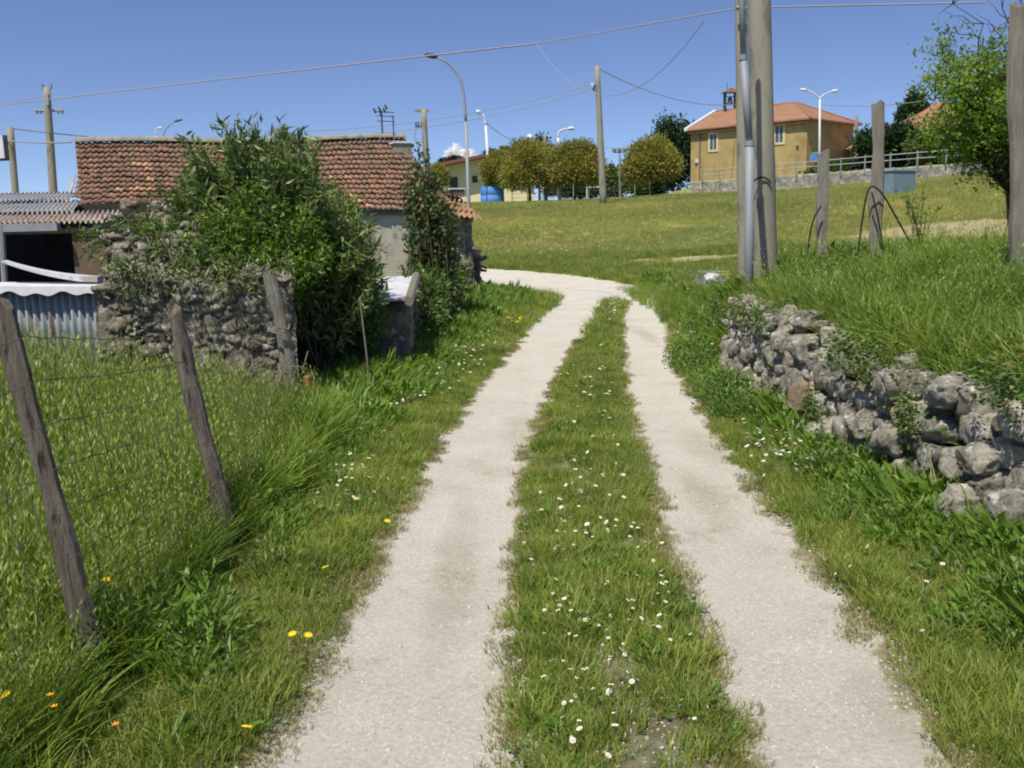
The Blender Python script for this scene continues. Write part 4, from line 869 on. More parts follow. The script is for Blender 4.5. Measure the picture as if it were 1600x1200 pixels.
# body: front wall, gables, back roof slope
m = MB()
def wp(u, v, z): p, _ = ridge(u); q = p+pd*RUN*v; return (q[0], q[1], z)
vF = .96; vB = -.96
for (ua, ub) in ((.012, .985),):
    m.pts8([wp(ua, vF, -.3), wp(ub, vF, -.3), wp(ub, vF-.1, -.3), wp(ua, vF-.1, -.3), wp(ua, vF, ZE+.06), wp(ub, vF, ZE+.06), wp(ub, vF-.1, ZE+.16), wp(ua, vF-.1, ZE+.16)])
    m.pts8([wp(ua, vB+.1, -.3), wp(ub, vB+.1, -.3), wp(ub, vB, -.3), wp(ua, vB, -.3), wp(ua, vB+.1, ZE+.05), wp(ub, vB+.1, ZE+.05), wp(ub, vB, ZE), wp(ua, vB, ZE)])
m.build('wall', M_cement, t)
for ua, ub in ((.012, .04), (.957, .985)):
    m = MB(); za = ridge(ua)[1]-.06
    V5 = [wp(ua, vF, -.3), wp(ua, vB, -.3), wp(ua, vB, ZE), wp(ua, 0, za), wp(ua, vF, ZE), wp(ub, vF, -.3), wp(ub, vB, -.3), wp(ub, vB, ZE), wp(ub, 0, za), wp(ub, vF, ZE)]
    m.add(V5, [(0, 1, 2, 3, 4), (9, 8, 7, 6, 5), (0, 5, 6, 1), (1, 6, 7, 2), (2, 7, 8, 3), (3, 8, 9, 4), (4, 9, 5, 0)])
    gw = m.build('gable_wall', M_rubble, t); set_tone(gw, [.5]*len(gw.data.vertices))
m = MB(); m.pts8([roofpt(0, 0, -.05), roofpt(1, 0, -.05), *(np.array([*(ridge(u)[0]-pd*RUN), ZE]) for u in (1, 0)), roofpt(0, 0, .0), roofpt(1, 0, .0), *(np.array([*(ridge(u)[0]-pd*RUN), ZE+.05]) for u in (1, 0))])
m.build('back_roof', M_fartile, t)
m = MB()                                  # white bent flashing on the left verge, timber soffit
for k in range(8):
    v0, v1 = .45+k*.065, .45+(k+1)*.065; a_, b_ = roofpt(-.005, v0, .03), roofpt(-.005, v1, .03); off = np.array([-rd[0], -rd[1], 0])
    fl0, fl1 = .03+.25*(k/8)**2, .03+.25*((k+1)/8)**2
    m.pts8([a_, b_, b_+off*fl1+np.array([0, 0, .02]), a_+off*fl0+np.array([0, 0, .02]), a_+np.array([0, 0, .04]), b_+np.array([0, 0, .04]), b_+off*fl1+np.array([0, 0, .05]), a_+off*fl0+np.array([0, 0, .05])])
m.build('verge_flashing', M_roofiron, t)
m = MB(); m.pts8([roofpt(0, .99, -.06), roofpt(1, .99, -.06), roofpt(1, .975, -.06), roofpt(0, .975, -.06), roofpt(0, .99, -.0), roofpt(1, .99, -.0), roofpt(1, .975, -.0), roofpt(0, .975, -.0)]); m.build('eave_board', M_wood, t)
ch = MB(); c0 = roofpt(.965, .16); ch.box((c0[0]+.03, c0[1], c0[2]+.02), (.42, .36, .30), rz=.4); ch.build('chimney', M_conc, t)
cc = MB(); cc.box((c0[0]+.03, c0[1], c0[2]+.19), (.50, .44, .045), rz=.4); cc.build('chimney_cap', M_white_metal, t)
# low lean-to roof at the right corner
e0 = roofpt(1.0, .62); 
Vv = []; F = []; tn = []
for c in range(4):
    for k in range(6):
        o = len(Vv); tone = float(rsr.uniform(.3, .95))
        for j in range(2):
            for i in range(5):
                s = i/4; uu = (k+s)/6*1.15; vv = .70+(c+j*1.1)*.085; p = roofpt(1, vv); q = p[:2]+rd*uu*(.55+.2*c/4); Vv.append((q[0], q[1], p[2]-.02-uu*.10+.035*j+.028*math.sin(s*6.28))); tn.append(tone)
        for i in range(4): F.append((o+i, o+5+i, o+5+i+1, o+i+1))
r2 = obj('corner_roof', np.array(Vv), F, M_tile, t); set_tone(r2, tn)
m = MB(); p_ = roofpt(1.0, .78); m.box((p_[0]+.42, p_[1]+.1, p_[2]+.14), (.42, .3, .03), rz=.4, mi=0); m.box((p_[0]+.42, p_[1]+.1, p_[2]+.06), (.36, .24, .14), rz=.4, mi=1); m.build('roof_vent', [M_white_metal, M_brickp], t)
cw = rubble_wall('corner_wall', [tuple(wp(1.0, .93, 0)[:2]), tuple(np.array(wp(1.0, .93, 0)[:2])+rd*.72), tuple(np.array(wp(1.0, .2, 0)[:2])+rd*.72)], lambda q: -.1, lambda q: 1.98, .3, M_rubble, cell=.2, depth=.05, res=.05, seed=61, parent=t, topn=.02)
# metal rack standing on the ridge (old line bracket)
rp = roofpt(.925, 0, .05); m = MB(); m.tube([rp, rp+np.array([0, 0, .62])], .022, 6); m.tube([rp+np.array([.28, 0, 0]), rp+np.array([.28, 0, .5])], .016, 6)
for dz in (.38, .5, .6): m.tube([rp+np.array([-.12, 0, dz]), rp+np.array([.32, 0, dz-.03])], .012, 5)
for dx_, dz in ((-.14, .62), (-.02, .66), (.1, .62), (.0, .56), (.14, .70)): m.tube([rp+np.array([dx_, 0, dz-.05]), rp+np.array([dx_-.05, 0, dz+.06])], [.03, .022], 8)
tag(m.build('line_bracket', M_dark), 'dark metal bracket with insulators standing on the farmhouse ridge', 'bracket')
# --- low hut with metal sheet roof
hx = P(642, 575, 11.0)[0]; t = thing('animal_hut', (hx-.6, 12, 0), 'low stone hut with pale metal sheet roof beside the verge', 'hut')
rubble_wall('wall', [(hx-1.4, 10.95), (hx-.04, 10.95), (hx+.02, 11.0), (hx-.12, 12.6)], lambda q: -.1, lambda q: .80, .2, M_rubble, cell=.2, depth=.03, res=.04, seed=71, parent=t, topn=.01)
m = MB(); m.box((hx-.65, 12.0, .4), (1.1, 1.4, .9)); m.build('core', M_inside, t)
m = MB(); rp0, rp1 = P(570, 452, 11.9), P(645, 455, 12.7)
m.pts8([(hx-1.4, 10.75, .83), (hx+.02, 10.80, .83), (hx-.12, 12.9, .98), (hx-1.5, 12.9, .98), (hx-1.4, 10.75, .85), (hx+.02, 10.80, .85), (hx-.12, 12.9, 1.0), (hx-1.5, 12.9, 1.0)]); m.build('roof', M_dirtywhite, t)
m = MB(); m.tube([(hx+.04, 10.72, .83), (hx-.08, 12.95, 1.0)], .055, 7); m.build('edge_beam', M_wood2, t)
# --- garden wall along the verge, stone pillar and old timber
gp = [tuple(P(648, 565, 12.9)[:2]), tuple(P(668, 520, 15.3)[:2]), tuple(P(690, 490, 18.0)[:2]), tuple(P(702, 475, 20.5)[:2])]
t = thing('garden_wall', (gp[1][0], gp[1][1], 0), 'low shaded rubble wall running along the left verge past the hut', 'stone wall')
rubble_wall('masonry', gp, lambda q: -.1, lambda q: .62+.15*math.sin(q*8), .35, M_rubble, cell=.17, depth=.06, res=.045, seed=81, parent=t, topn=.2)
vv_ = []; ff_ = []; n = 0; rsx = np.random.RandomState(18)
for k in range(9):
    q = k/8; c = np.array([np.interp(q, [0, .33, .66, 1], [g[0] for g in gp]), np.interp(q, [0, .33, .66, 1], [g[1] for g in gp]), .55+.1*rsx.rand()])
    Vv, F = crown(c, (.38, .5, .42), 26, 26, .075, .045, 60+k); vv_.append(Vv); ff_.append(F+n); n += len(Vv)
tag(obj('ivy', np.concatenate(vv_), np.concatenate(ff_), M_ivy), 'dark ivy covering the low wall between hut and stone pillar', 'ivy')
sp0 = P(742, 440, 24.0); t = thing('stone_pillar', (sp0[0], 24.0, tz1(sp0[0], 24)), 'squat stone gate pillar under the tall street lamp', 'pillar')
nb = NB(); r_ = random.Random(77)
for k in range(5): nb.add(stone((sp0[0]+r_.uniform(-.02, .02), 24.0, .12+k*.18), (.46, .42, .24), 900+k, .08, 5, lo=True), r_.random())
nb.build('shaft', M_palewall, t); nb = NB(); nb.add(stone((sp0[0], 24, .98), (.52, .46, .20), 950, .1, 3, lo=True), .5); nb.build('cap', M_palewall, t)
m = MB(); r_ = random.Random(5)
for k in range(16):
    a = P(r_.uniform(700, 712), r_.uniform(392, 425), 23.2+r_.random()*.6); b = P(r_.uniform(735, 762), r_.uniform(398, 432), 23.2+r_.random()*.6); m.tube([a, (a+b)/2+np.array([0, 0, r_.uniform(-.03, .05)]), b], r_.uniform(.018, .05), 6)
for px in (705, 722, 748): m.tube([P(px, 470, 23.3)*np.array([1, 1, 0]), P(px, 408, 23.3)], .045, 6)
tag(m.build('timber_pile', M_wood), 'stacked old poles and boards between the farmhouse and the stone pillar', 'timber')
r_ = random.Random(15)
for k in range(22): p = P(r_.uniform(705, 792), 470, r_.uniform(19.8, 23.4)); nb = NB(); nb.add(stone((p[0], p[1], .06+r_.random()*.12), (r_.uniform(.14, .4), r_.uniform(.14, .3), r_.uniform(.1, .25)), r_.randint(0, 9999), .2, 2, r_.random()*3, lo=True), r_.random()); tag(nb.build('tumbled_stone', M_stone), 'tumbled stone lying beside the gravel at the bend', 'stone', 'tumbled stones at the bend of the track')
m = MB(); c = P(474, 610, 8.5); m.box((c[0]+.03, 8.62, .16), (.10, .1, .36), tilt=(.05, .06)); tag(m.build('clay_block', M_redbrick), 'orange clay block standing behind the thick pale post', 'brick')
m = MB(); p = P(574, 540, 9.0); m.tube([(p[0], 9.0, 0), (p[0]-.01, 9.0, .45), P(562, 465, 9.02)], .008, 5); tag(m.build('cane', M_wood2), 'thin upright cane in front of the dark bush', 'cane')
#@@PART4
# ------------------------------------------------------------------ poles, lamps, cables
def upole(name, label, pxb, pyb, pxt, pyt, y, rb, rt, mat=None, group=None, zb=None, cat='utility pole', n=16, seed=1):
    b = P(pxb, pyb, y); b[2] = tz1(b[0], y)-.25 if zb is None else zb; tp = P(pxt, pyt, y)
    t = thing(name, b, label, cat, group); m = MB(); k = 9
    m.tube([b*(1-i/k)+tp*i/k for i in range(k+1)], [rb*(1-i/k)+rt*i/k for i in range(k+1)], n); m.build('shaft', mat or M_conc, t, smooth=True); return t, b, tp
def W(px, py, y): return P(px, py, y)
t, b, big_top = upole('utility_pole', 'thick concrete pole on the bank, its top out of the frame', 1199, 400, 1184, -120, 12.6, .165, .135)
m = MB(); m.tube([W(1190, 292, 12.42)+np.array([.12*math.cos(a), 0, .12*math.sin(a)]) for a in np.linspace(.3, 2.8, 9)]+[], .012, 5); m.build('cable_loop', M_black, t)
t, b, p2top = upole('utility_pole', 'slim concrete pole half hidden behind the grey steel pole', 1166, 400, 1157, -60, 14.6, .10, .085)
m = MB(); m.tube([W(1150, 12, 14.4), W(1164, 14, 14.4)], .03, 6); m.build('bracket', M_galv, t)
# grey stepped steel street lamp pole
b = P(1172, 425, 11.6); b[2] = tz1(b[0], 11.6)-.2
t = thing('steel_pole', b, 'stepped grey galvanised steel pole beside the thick concrete pole', 'pole')
def lerpb(px, py): return W(px, py, 11.6)
m = MB(); m.tube([b, lerpb(1171, 222)], .052, 14); m.tube([lerpb(1171, 225), lerpb(1161, 88)], .043, 14); m.tube([lerpb(1161, 90), lerpb(1157, -120)], .034, 12); m.build('shaft', M_galv, t, smooth=True)
m = MB(); m.tube([lerpb(1171, 228), lerpb(1171, 220)], .058, 14); m.build('collar', M_galv, t)
m = MB(); m.tube([lerpb(1161, 94), lerpb(1161, 86)], .049, 14); m.build('collar', M_galv, t)
# poles on the left skyline
t, b, _ = upole('utility_pole', 'tall concrete pole with crossarm above the shed roof', 82, 330, 73, 137, 40, .19, .13)
m = MB(); m.tube([W(55, 173, 40), W(98, 173, 40)], .05, 6); m.build('crossarm', M_galv, t)
for px in (58, 64, 91, 97): m = MB(); m.tube([W(px, 172, 40), W(px, 178, 40)], [.07, .045], 8); m.build('insulator', M_conc, t)
m = MB(); m.tube([W(68, 140, 40), W(66, 132, 40)], .05, 6); m.tube([W(73, 137, 40), W(80, 139, 40), W(80, 131, 40)], .04, 6); m.tube([W(66, 139, 40), W(73, 139, 40)], .03, 6); m.build('top_insulator', M_conc, t)
m = MB(); c = W(74, 156, 39.8); m.box(c, (.14, .14, .4)); m.build('cable_box', M_galv, t)
upole('utility_pole', 'plain thinner concrete pole at the far left above the shed', 24, 330, 16, 199, 38, .14, .12)
# white board at the left edge
b = P(-40, 300, 16); b[2] = 0; t = thing('notice_board', b, 'white board with dark rim cut off by the left edge of the frame', 'board')
c = P(-18, 230, 16); m = MB(); m.box(c, (.50, .05, .36)); m.build('panel', M_white_metal, t); m = MB(); m.box(c+np.array([.02, .04, -.015]), (.54, .04, .40)); m.build('frame', M_dark, t)
m = MB(); m.tube([(b[0], 16.09, -.1), (b[0], 16.09, c[2]+.1)], .04, 8); m.build('post', M_galv, t)
# wooden/metal pole with crossarm right of the farmhouse
t, b, _ = upole('utility_pole', 'dark pole with crossarm and dangling leads behind the farmhouse ridge', 670, 330, 662, 171, 50, .19, .13)
m = MB(); m.box(W(659, 173, 50), (.72, .10, .12)); m.build('crossarm', M_wood2, t)
m = MB(); m.tube([W(649, 198, 50), W(664, 198, 50)], .04, 6); m.build('lower_crossarm', M_dark, t)
for px in (650, 654, 659): m = MB(); m.tube([W(px, 199, 50), W(px, 191, 50)], [.05, .035], 7); m.build('insulator', M_dark, t)
m = MB(); m.tube([W(651, 200, 49.9), W(647, 215, 49.9), W(650, 224, 49.9), W(661, 222, 49.9)], .018, 5); m.build('lead', M_redbrick, t)

def lamp(name, label, pxb, pyb, y, pts, r0, mat, headlen=.6, group='street lamps', arms=None, zb=None, hd=None):
    """pts: image points of the pole top and arm; last one is the lamp head"""
    b = P(pxb, pyb, y); b[2] = tz1(b[0], y)-.1 if zb is None else zb; t = thing(name, b, label, 'street lamp', group)
    Q = [P(px, py, y) for px, py in pts[0]]
    m = MB(); m.tube([b, b*.6+Q[0]*.4, Q[0]], [r0, r0*.85, r0*.7], 10); m.build('pole', mat, t, smooth=True)
    for aq in pts[1:]:
        A_ = [P(px, py, y) for px, py in aq]; k = len(A_)
        full = [Q[0]]+A_; sm = []
        for i in range(len(full)-1):
            for s in range(4): sm.append(full[i]*(1-s/4)+full[i+1]*s/4)
        sm.append(full[-1])
        for _ in range(2): sm = [sm[0]]+[(sm[i-1]+2*sm[i]+sm[i+1])/4 for i in range(1, len(sm)-1)]+[sm[-1]]
        m = MB(); m.tube(sm, [r0*.62-(r0*.2)*i/len(sm) for i in range(len(sm))], 8); m.build('arm', mat, t, smooth=True)
        e = A_[-1]; d = unit((A_[-1]-A_[-2])[None])[0]; d = unit((d*np.array([1, 1, .45]))[None])[0]
        m = MB(); m.tube([e-d*.05, e+d*headlen*.3, e+d*headlen*.8, e+d*headlen], [r0*.5, r0*1.15, r0*1.0, r0*.3], 8); m.build('lamp_head', hd or mat, t, smooth=True)
    return t
lamp('street_lamp', 'tall curved grey street lamp rising behind the stone pillar', 735, 395, 37, [[(728, 190)], [(724, 140), (716, 116), (700, 98), (682, 89)]], .085, M_galv, .45, hd=M_dark)
lamp('street_lamp', 'slim white street lamp in front of the blue tank', 767, 318, 84, [[(759, 196)], [(757, 182), (752, 177)]], .16, M_white_metal, .5)
lamp('street_lamp', 'white street lamp with long arm between the two round trees', 875, 305, 80, [[(872, 215)], [(873, 206), (880, 202), (888, 201)]], .14, M_white_metal, .5)
lamp('street_lamp', 'thin white curved lamp peeping over the farmhouse ridge', 243, 330, 70, [[(243, 212)], [(243, 203), (245, 200), (247, 200)]], .07, M_white_metal, .3)
lamp('street_lamp', 'dark curved lamp peeping over the farmhouse ridge', 254, 330, 60, [[(254, 214)], [(258, 203), (266, 194), (273, 190)]], .06, M_galv, .5, hd=M_dark)
lamp('street_lamp', 'white double armed street lamp in front of the ochre chapel', 1280, 290, 70, [[(1281, 155)], [(1276, 149), (1267, 143), (1261, 141)], [(1284, 150), (1293, 145), (1299, 143)]], .095, M_white_metal, .5)
# floodlight masts and thin posts on the field
def mast(label, px, pyb, pyt, y, r=.06, mat=None, head=None, zb=None):
    b = P(px, pyb, y); b[2] = tz1(b[0], y)-.1; tp = P(px-1, pyt, y); t = thing('mast', b, label, 'mast')
    m = MB(); m.tube([b, tp], [r, r*.7], 8); m.build('shaft', mat or M_galv, t)
    if head == 'ball':
        n2 = MB(); s_ = ICO3*.33+tp+np.array([0, 0, .3]); obj('globe', s_, ICO3F, M_white_metal, t, smooth=True)
    if head == 'flood':
        m = MB(); m.tube([tp+np.array([-.6, 0, 0]), tp+np.array([.6, 0, 0])], .05, 6); m.build('crossbar', M_galv, t)
        for dx_ in (-.5, 0, .5): m = MB(); m.box(tp+np.array([dx_, -.1, .2]), (.38, .2, .32), tilt=(.3, 0)); m.build('floodlight', M_conc, t)
    return t
mast('white globe lamp on a thin pole behind the round trees', 829, 300, 220, 95, .06, M_white_metal, 'ball')
mast('floodlight mast right of the main wooden pole', 969, 300, 238, 95, .09, None, 'flood')
mast('thin bare mast right of the floodlight mast', 978, 300, 238, 98, .07)
mast('thin white post just right of the concrete field pole', 945, 305, 258, 75, .07, M_white_metal)
upole('utility_pole', 'dark weathered pole rising between the round trees', 853, 305, 851, 210, 82, .17, .12, M_wood2)
t, b, mtop = upole('utility_pole', 'tall lone concrete pole standing in the open field', 943, 316, 933, 103, 64, .24, .16)
m = MB(); m.tube([W(930, 133, 63.8), W(927, 139, 63.8), W(929, 142, 63.8)], .07, 6); m.build('bracket', M_dark, t); m = MB(); m.box(W(925, 132, 63.8), (.14, .14, .2)); m.build('insulator', M_white_metal, t)
upole('utility_pole', 'grey pole behind the chapel on the right', 1339, 275, 1338, 180, 72, .17, .13)

def cable(label, a, b, sag, r, name='overhead_cable', n=40, mat=None, wob=0):
    a, b = np.array(a, float), np.array(b, float); pts = []
    for i in range(n+1):
        s = i/n; p = a*(1-s)+b*s; p[2] -= sag*4*s*(1-s)-wob*math.sin(i*1.9); pts.append(p)
    m = MB(); m.tube(pts, r, 5); return tag(m.build(name, mat or M_cable), label, 'cable', 'overhead cables')
# heavy bundled cable: from off left, past the roof to the slim pole
cable('thick twisted cable crossing the sky from the left edge to the slim pole', W(-60, 172, 40), W(840, 68, 21), -.02, .017, n=60)
cable('upper strand between the sky splice and the slim pole', W(840, 68, 21), W(1153, 13, 14.6), .0, .010, n=30)
cable('slack loop hanging under the upper strand in the middle of the sky', W(838, 68, 21), W(1100, 32, 16), 1.10, .0065, n=30)
cable('cable leaving the thick pole towards the upper right corner', W(1160, 12, 14.5), W(1540, 4, 14.0), .0, .011, n=20)
cable('cable running from the lone field pole down to the chapel roof', W(935, 107, 64), W(1150, 163, 82), .75, .032)
cable('upper of two thin lines ending at the lone field pole', W(480, 205, 62), W(925, 132, 64), .55, .02)
cable('lower of two thin lines ending at the lone field pole', W(480, 215, 62), W(928, 138, 64), .65, .02)
cable('line sagging from the white lamp towards the dark tree', W(760, 192, 84), W(828, 224, 90), .45, .03)
cable('upper line from the far left pole over the ridge', W(18, 201, 38), W(480, 219, 60), .35, .022)
cable('lower line from the far left pole to the farmhouse roof', W(10, 219, 38), W(112, 222, 24), .05, .022)
cable('faint line across the sky left of the crossarm pole', W(-40, 165, 40), W(70, 150, 40), .05, .012)
cable('faint line between the chapel lamp and the trees', W(1283, 163, 70), W(1440, 158, 60), .2, .022)
cable('faint line behind the field pole at tree height', W(905, 232, 90), W(1080, 222, 90), .15, .022)

# ------------------------------------------------------------------ far buildings
# cream building
t = thing('cream_building', (P(740, 315, 92)[0], 92, 3.4), 'cream coloured low building with sloping roof behind the blue tank', 'building')
x0, xm, x1 = P(655, 300, 92)[0], P(778, 300, 92)[0], P(835, 300, 92)[0]; za, zm, z1 = P(655, 268, 92)[2], P(778, 243, 92)[2], P(835, 256, 92)[2]; Y0, Y1 = 92, 104
m = MB(); m.add([(x0, Y0, 3), (x1, Y0, 3), (x1, Y0, z1), (xm, Y0, zm), (x0, Y0, za), (x0, Y1, 3), (x1, Y1, 3), (x1, Y1, z1), (xm, Y1, zm), (x0, Y1, za)], [(0, 1, 2, 3, 4), (9, 8, 7, 6, 5), (1, 6, 7, 2), (0, 4, 9, 5)]); m.build('wall', M_cream, t)
m = MB()
for (xa, za_, xb, zb_) in ((x0-1, za-.16, xm, zm), (xm, zm, x1+.8, z1-.2)):
    m.pts8([(xa, Y0-1.6, za_), (xb, Y0-1.6, zb_), (xb, Y1+.5, zb_), (xa, Y1+.5, za_), (xa, Y0-1.6, za_+.28), (xb, Y0-1.6, zb_+.28), (xb, Y1+.5, zb_+.28), (xa, Y1+.5, za_+.28)])
m.build('roof', plain('dark_red_fascia', (.17, .085, .065), .8), t)
m = MB(); c = P(709, 293, 91.9); m.box((c[0], 91.96, c[2]), (.75, .1, 1.9)); m.build('door', M_dark, t)
c = P(742, 280, 91.9); m = MB(); m.box((c[0], 91.96, c[2]), (.5, .1, .6)); m.build('window', M_dark, t)
# blue tank
c = P(769, 306, 83); zt_ = tz1(c[0], 83)-.05; rr = 1.02; t = thing('water_tank', (c[0], 84.2, zt_), 'bright blue plastic water tank on the grass by the cream building', 'tank')
m = MB(); m.tube([(c[0], 84.2, zt_), (c[0], 84.2, zt_+.1), (c[0], 84.2, zt_+.62), (c[0], 84.2, zt_+.66), (c[0], 84.2, zt_+.70), (c[0], 84.2, zt_+1.25), (c[0], 84.2, zt_+1.42), (c[0], 84.2, zt_+1.5)], [rr*.94, rr, rr, rr*.96, rr, rr, rr*.9, rr*.6], 26); m.build('body', M_blue, t, smooth=True)
m = MB(); m.tube([(c[0], 84.2, zt_+1.48), (c[0], 84.2, zt_+1.58)], rr*.3, 16); m.build('lid', M_blue, t)
for dx_ in (-.45, .75): m = MB(); m.box((c[0]+dx_*rr, 84.2-math.sqrt(1-dx_*dx_)*rr-.01, zt_+.72), (.07, .06, 1.35)); m.build('strap', M_dark, t)
# chapel
Cc = np.array([P(1259, 280, 78)[0], 78.0]); Lc = np.array([P(1079, 290, 85.5)[0], 85.5]); ex = (Cc-Lc)/np.hypot(*(Cc-Lc)); ey = np.array([-ex[1], ex[0]]); LL = np.hypot(*(Cc-Lc)); WW = 8.2
zc0 = 3.6; ze = P(1259, 187, 78)[2]; ze0 = P(1079, 203, 85.5)[2]; ze = (ze+ze0)/2
t = thing('chapel', (Lc[0]+4, 86, 4.2), 'ochre plastered chapel with terracotta hipped roof and tiny bell frame', 'chapel')
def cp(u, v, z): q = Lc+ex*u+ey*v; return (q[0], q[1], z)
m = MB(); zr = ze+1.75
m.add([cp(0, 0, zc0), cp(LL, 0, zc0), cp(LL, WW, zc0), cp(0, WW, zc0), cp(0, 0, ze), cp(LL, 0, ze), cp(LL, WW, ze), cp(0, WW, ze), cp(0, WW/2, zr-.2)], [(0, 1, 5, 4), (1, 2, 6, 5), (2, 3, 7, 6), (3, 0, 4, 8, 7)]); m.build('wall', M_plaster, t)
ov = .5; hp = 3.2; m = MB(); th = .12
V_ = [cp(-.15, -ov, ze-.08), cp(LL+ov, -ov, ze-.08), cp(LL+ov, WW+ov, ze-.08), cp(-.15, WW+ov, ze-.08), cp(-.15, WW/2, zr), cp(LL-hp, WW/2, zr)]
V2 = [(a, b_, c_+th) for a, b_, c_ in V_]; m.add(V_+V2, [(6, 7, 11, 10), (7, 8, 11), (8, 9, 10, 11), (0, 4, 5, 1), (1, 5, 2), (2, 5, 4, 3), (0, 1, 7, 6), (1, 2, 8, 7), (2, 3, 9, 8), (3, 4, 10, 9), (4, 0, 6, 10)])
cr = m.build('roof', M_fartile, t)
m = MB(); m.tube([cp(LL-hp, WW/2, zr+th), cp(LL+ov, -ov, ze+.06)], .09, 6); m.tube([cp(LL-hp, WW/2, zr+th), cp(LL+ov, WW+ov, ze+.06)], .09, 6); m.tube([cp(-.1, WW/2, zr+th), cp(LL-hp, WW/2, zr+th)], .09, 6); m.build('ridge_tile', M_fartile, cr)
m = MB(); 
m.pts8([cp(-.35, -ov-.05, ze-.05), cp(-.0, -ov-.05, ze-.05), cp(-.0, WW/2, zr+.05), cp(-.35, WW/2, zr+.05), cp(-.35, -ov-.05, ze+.17), cp(-.0, -ov-.05, ze+.17), cp(-.0, WW/2, zr+.27), cp(-.35, WW/2, zr+.27)]); m.build('verge', M_white_metal, t)
m = MB(); m.pts8([cp(-.05, -ov+.1, ze-.3), cp(LL+.35, -ov+.1, ze-.3), cp(LL+.35, 0, ze-.3), cp(-.05, 0, ze-.3), cp(-.05, -ov+.1, ze-.1), cp(LL+.35, -ov+.1, ze-.1), cp(LL+.35, 0, ze-.1), cp(-.05, 0, ze-.1)]); m.build('cornice', M_brickp, t)
def cwin(px, py, hh, ww):
    r_ = ray(px, py); n_ = np.array([ey[0], ey[1]]); tt = (Lc@n_)/(r_[:2]@n_); p = r_*tt; u = (p[:2]-Lc)@ex; z = p[2]+CAM_H
    fm = MB(); 
    for (a_, b_, c_, d_) in ((-ww/2-.18, ww/2+.18, hh/2, hh/2+.18), (-ww/2-.18, ww/2+.18, -hh/2-.18, -hh/2), (-ww/2-.18, -ww/2, -hh/2, hh/2), (ww/2, ww/2+.18, -hh/2, hh/2)):
        fm.pts8([cp(u+a_, -.07, z+c_), cp(u+b_, -.07, z+c_), cp(u+b_, .02, z+c_), cp(u+a_, .02, z+c_), cp(u+a_, -.07, z+d_), cp(u+b_, -.07, z+d_), cp(u+b_, .02, z+d_), cp(u+a_, .02, z+d_)])
    f_ = fm.build('window', plain('pale_window_surround', (.62, .52, .28), .8), t)
    g_ = MB(); g_.pts8([cp(u-ww/2, -.03, z-hh/2), cp(u+ww/2, -.03, z-hh/2), cp(u+ww/2, .02, z-hh/2), cp(u-ww/2, .02, z-hh/2), cp(u-ww/2, -.03, z+hh/2), cp(u+ww/2, -.03, z+hh/2), cp(u+ww/2, .02, z+hh/2), cp(u-ww/2, .02, z+hh/2)]); g_.build('pane', plain('dark_glass', (.07, .10, .15), .15), f_)
    g_ = MB(); g_.pts8([cp(u-.03, -.05, z-hh/2), cp(u+.03, -.05, z-hh/2), cp(u+.03, -.031, z-hh/2), cp(u-.03, -.031, z-hh/2), cp(u-.03, -.05, z+hh/2), cp(u+.03, -.05, z+hh/2), cp(u+.03, -.031, z+hh/2), cp(u-.03, -.031, z+hh/2)]); g_.build('glazing_bar', M_white_metal, f_)
cwin(1115, 222, 1.25, .62); cwin(1218, 210, 1.25, .66)
m = MB(); m.tube([cp(.95, -.06, ze-.2), cp(.95, -.06, 4)], .05, 6); m.build('drainpipe', M_brickp, t)
m = MB(); m.box(cp(LL-.75, -.02, ze-2.1), (.22, .1, .25)); m.build('vent', M_dark, t)
m = MB(); m.box(cp(.65, -.05, ze-2.6), (.3, .2, .3)); m.build('lantern', M_white_metal, t)
bc = P(1114, 172, 84)[:2]; bz = zr-.1; bq = Lc+ex*1.3+ey*(WW/2); bb = np.array([bq[0], bq[1], 0]); m = MB()
for dx_ in (-.45, .45):
    for dy_ in (-.25, .25): m.box((bb[0]+dx_, bb[1]+dy_, zr+.75), (.14, .14, 1.6))
m.build('bell_frame', M_dark, t)
m = MB(); z_ = zr+1.55; m.add([(bb[0]-.75, bb[1]-.5, z_), (bb[0]+.75, bb[1]-.5, z_), (bb[0]+.75, bb[1]+.5, z_), (bb[0]-.75, bb[1]+.5, z_), (bb[0], bb[1]-.5, z_+.4), (bb[0], bb[1]+.5, z_+.4)], [(0, 3, 2, 1), (0, 1, 4), (2, 3, 5), (1, 2, 5, 4), (3, 0, 4, 5)]); m.build('bell_frame_roof', M_fartile, t)
m = MB(); m.tube([(bb[0], bb[1], zr+1.2), (bb[0], bb[1], zr+1.1), (bb[0], bb[1], zr+.75), (bb[0], bb[1], zr+.6)], [.06, .18, .22, .32], 12); m.tube([(bb[0]-.4, bb[1], zr+1.22), (bb[0]+.4, bb[1], zr+1.22)], .04, 6); m.build('bell', M_dark, t)
m = MB(); m.tube([(bb[0]-.25, bb[1], z_+.3), (bb[0]-.25, bb[1], z_+.85)], .03, 5); m.build('finial', M_dark, t)
M_conc2 = plain('pale_grey_rail', (.45, .46, .46), .6)
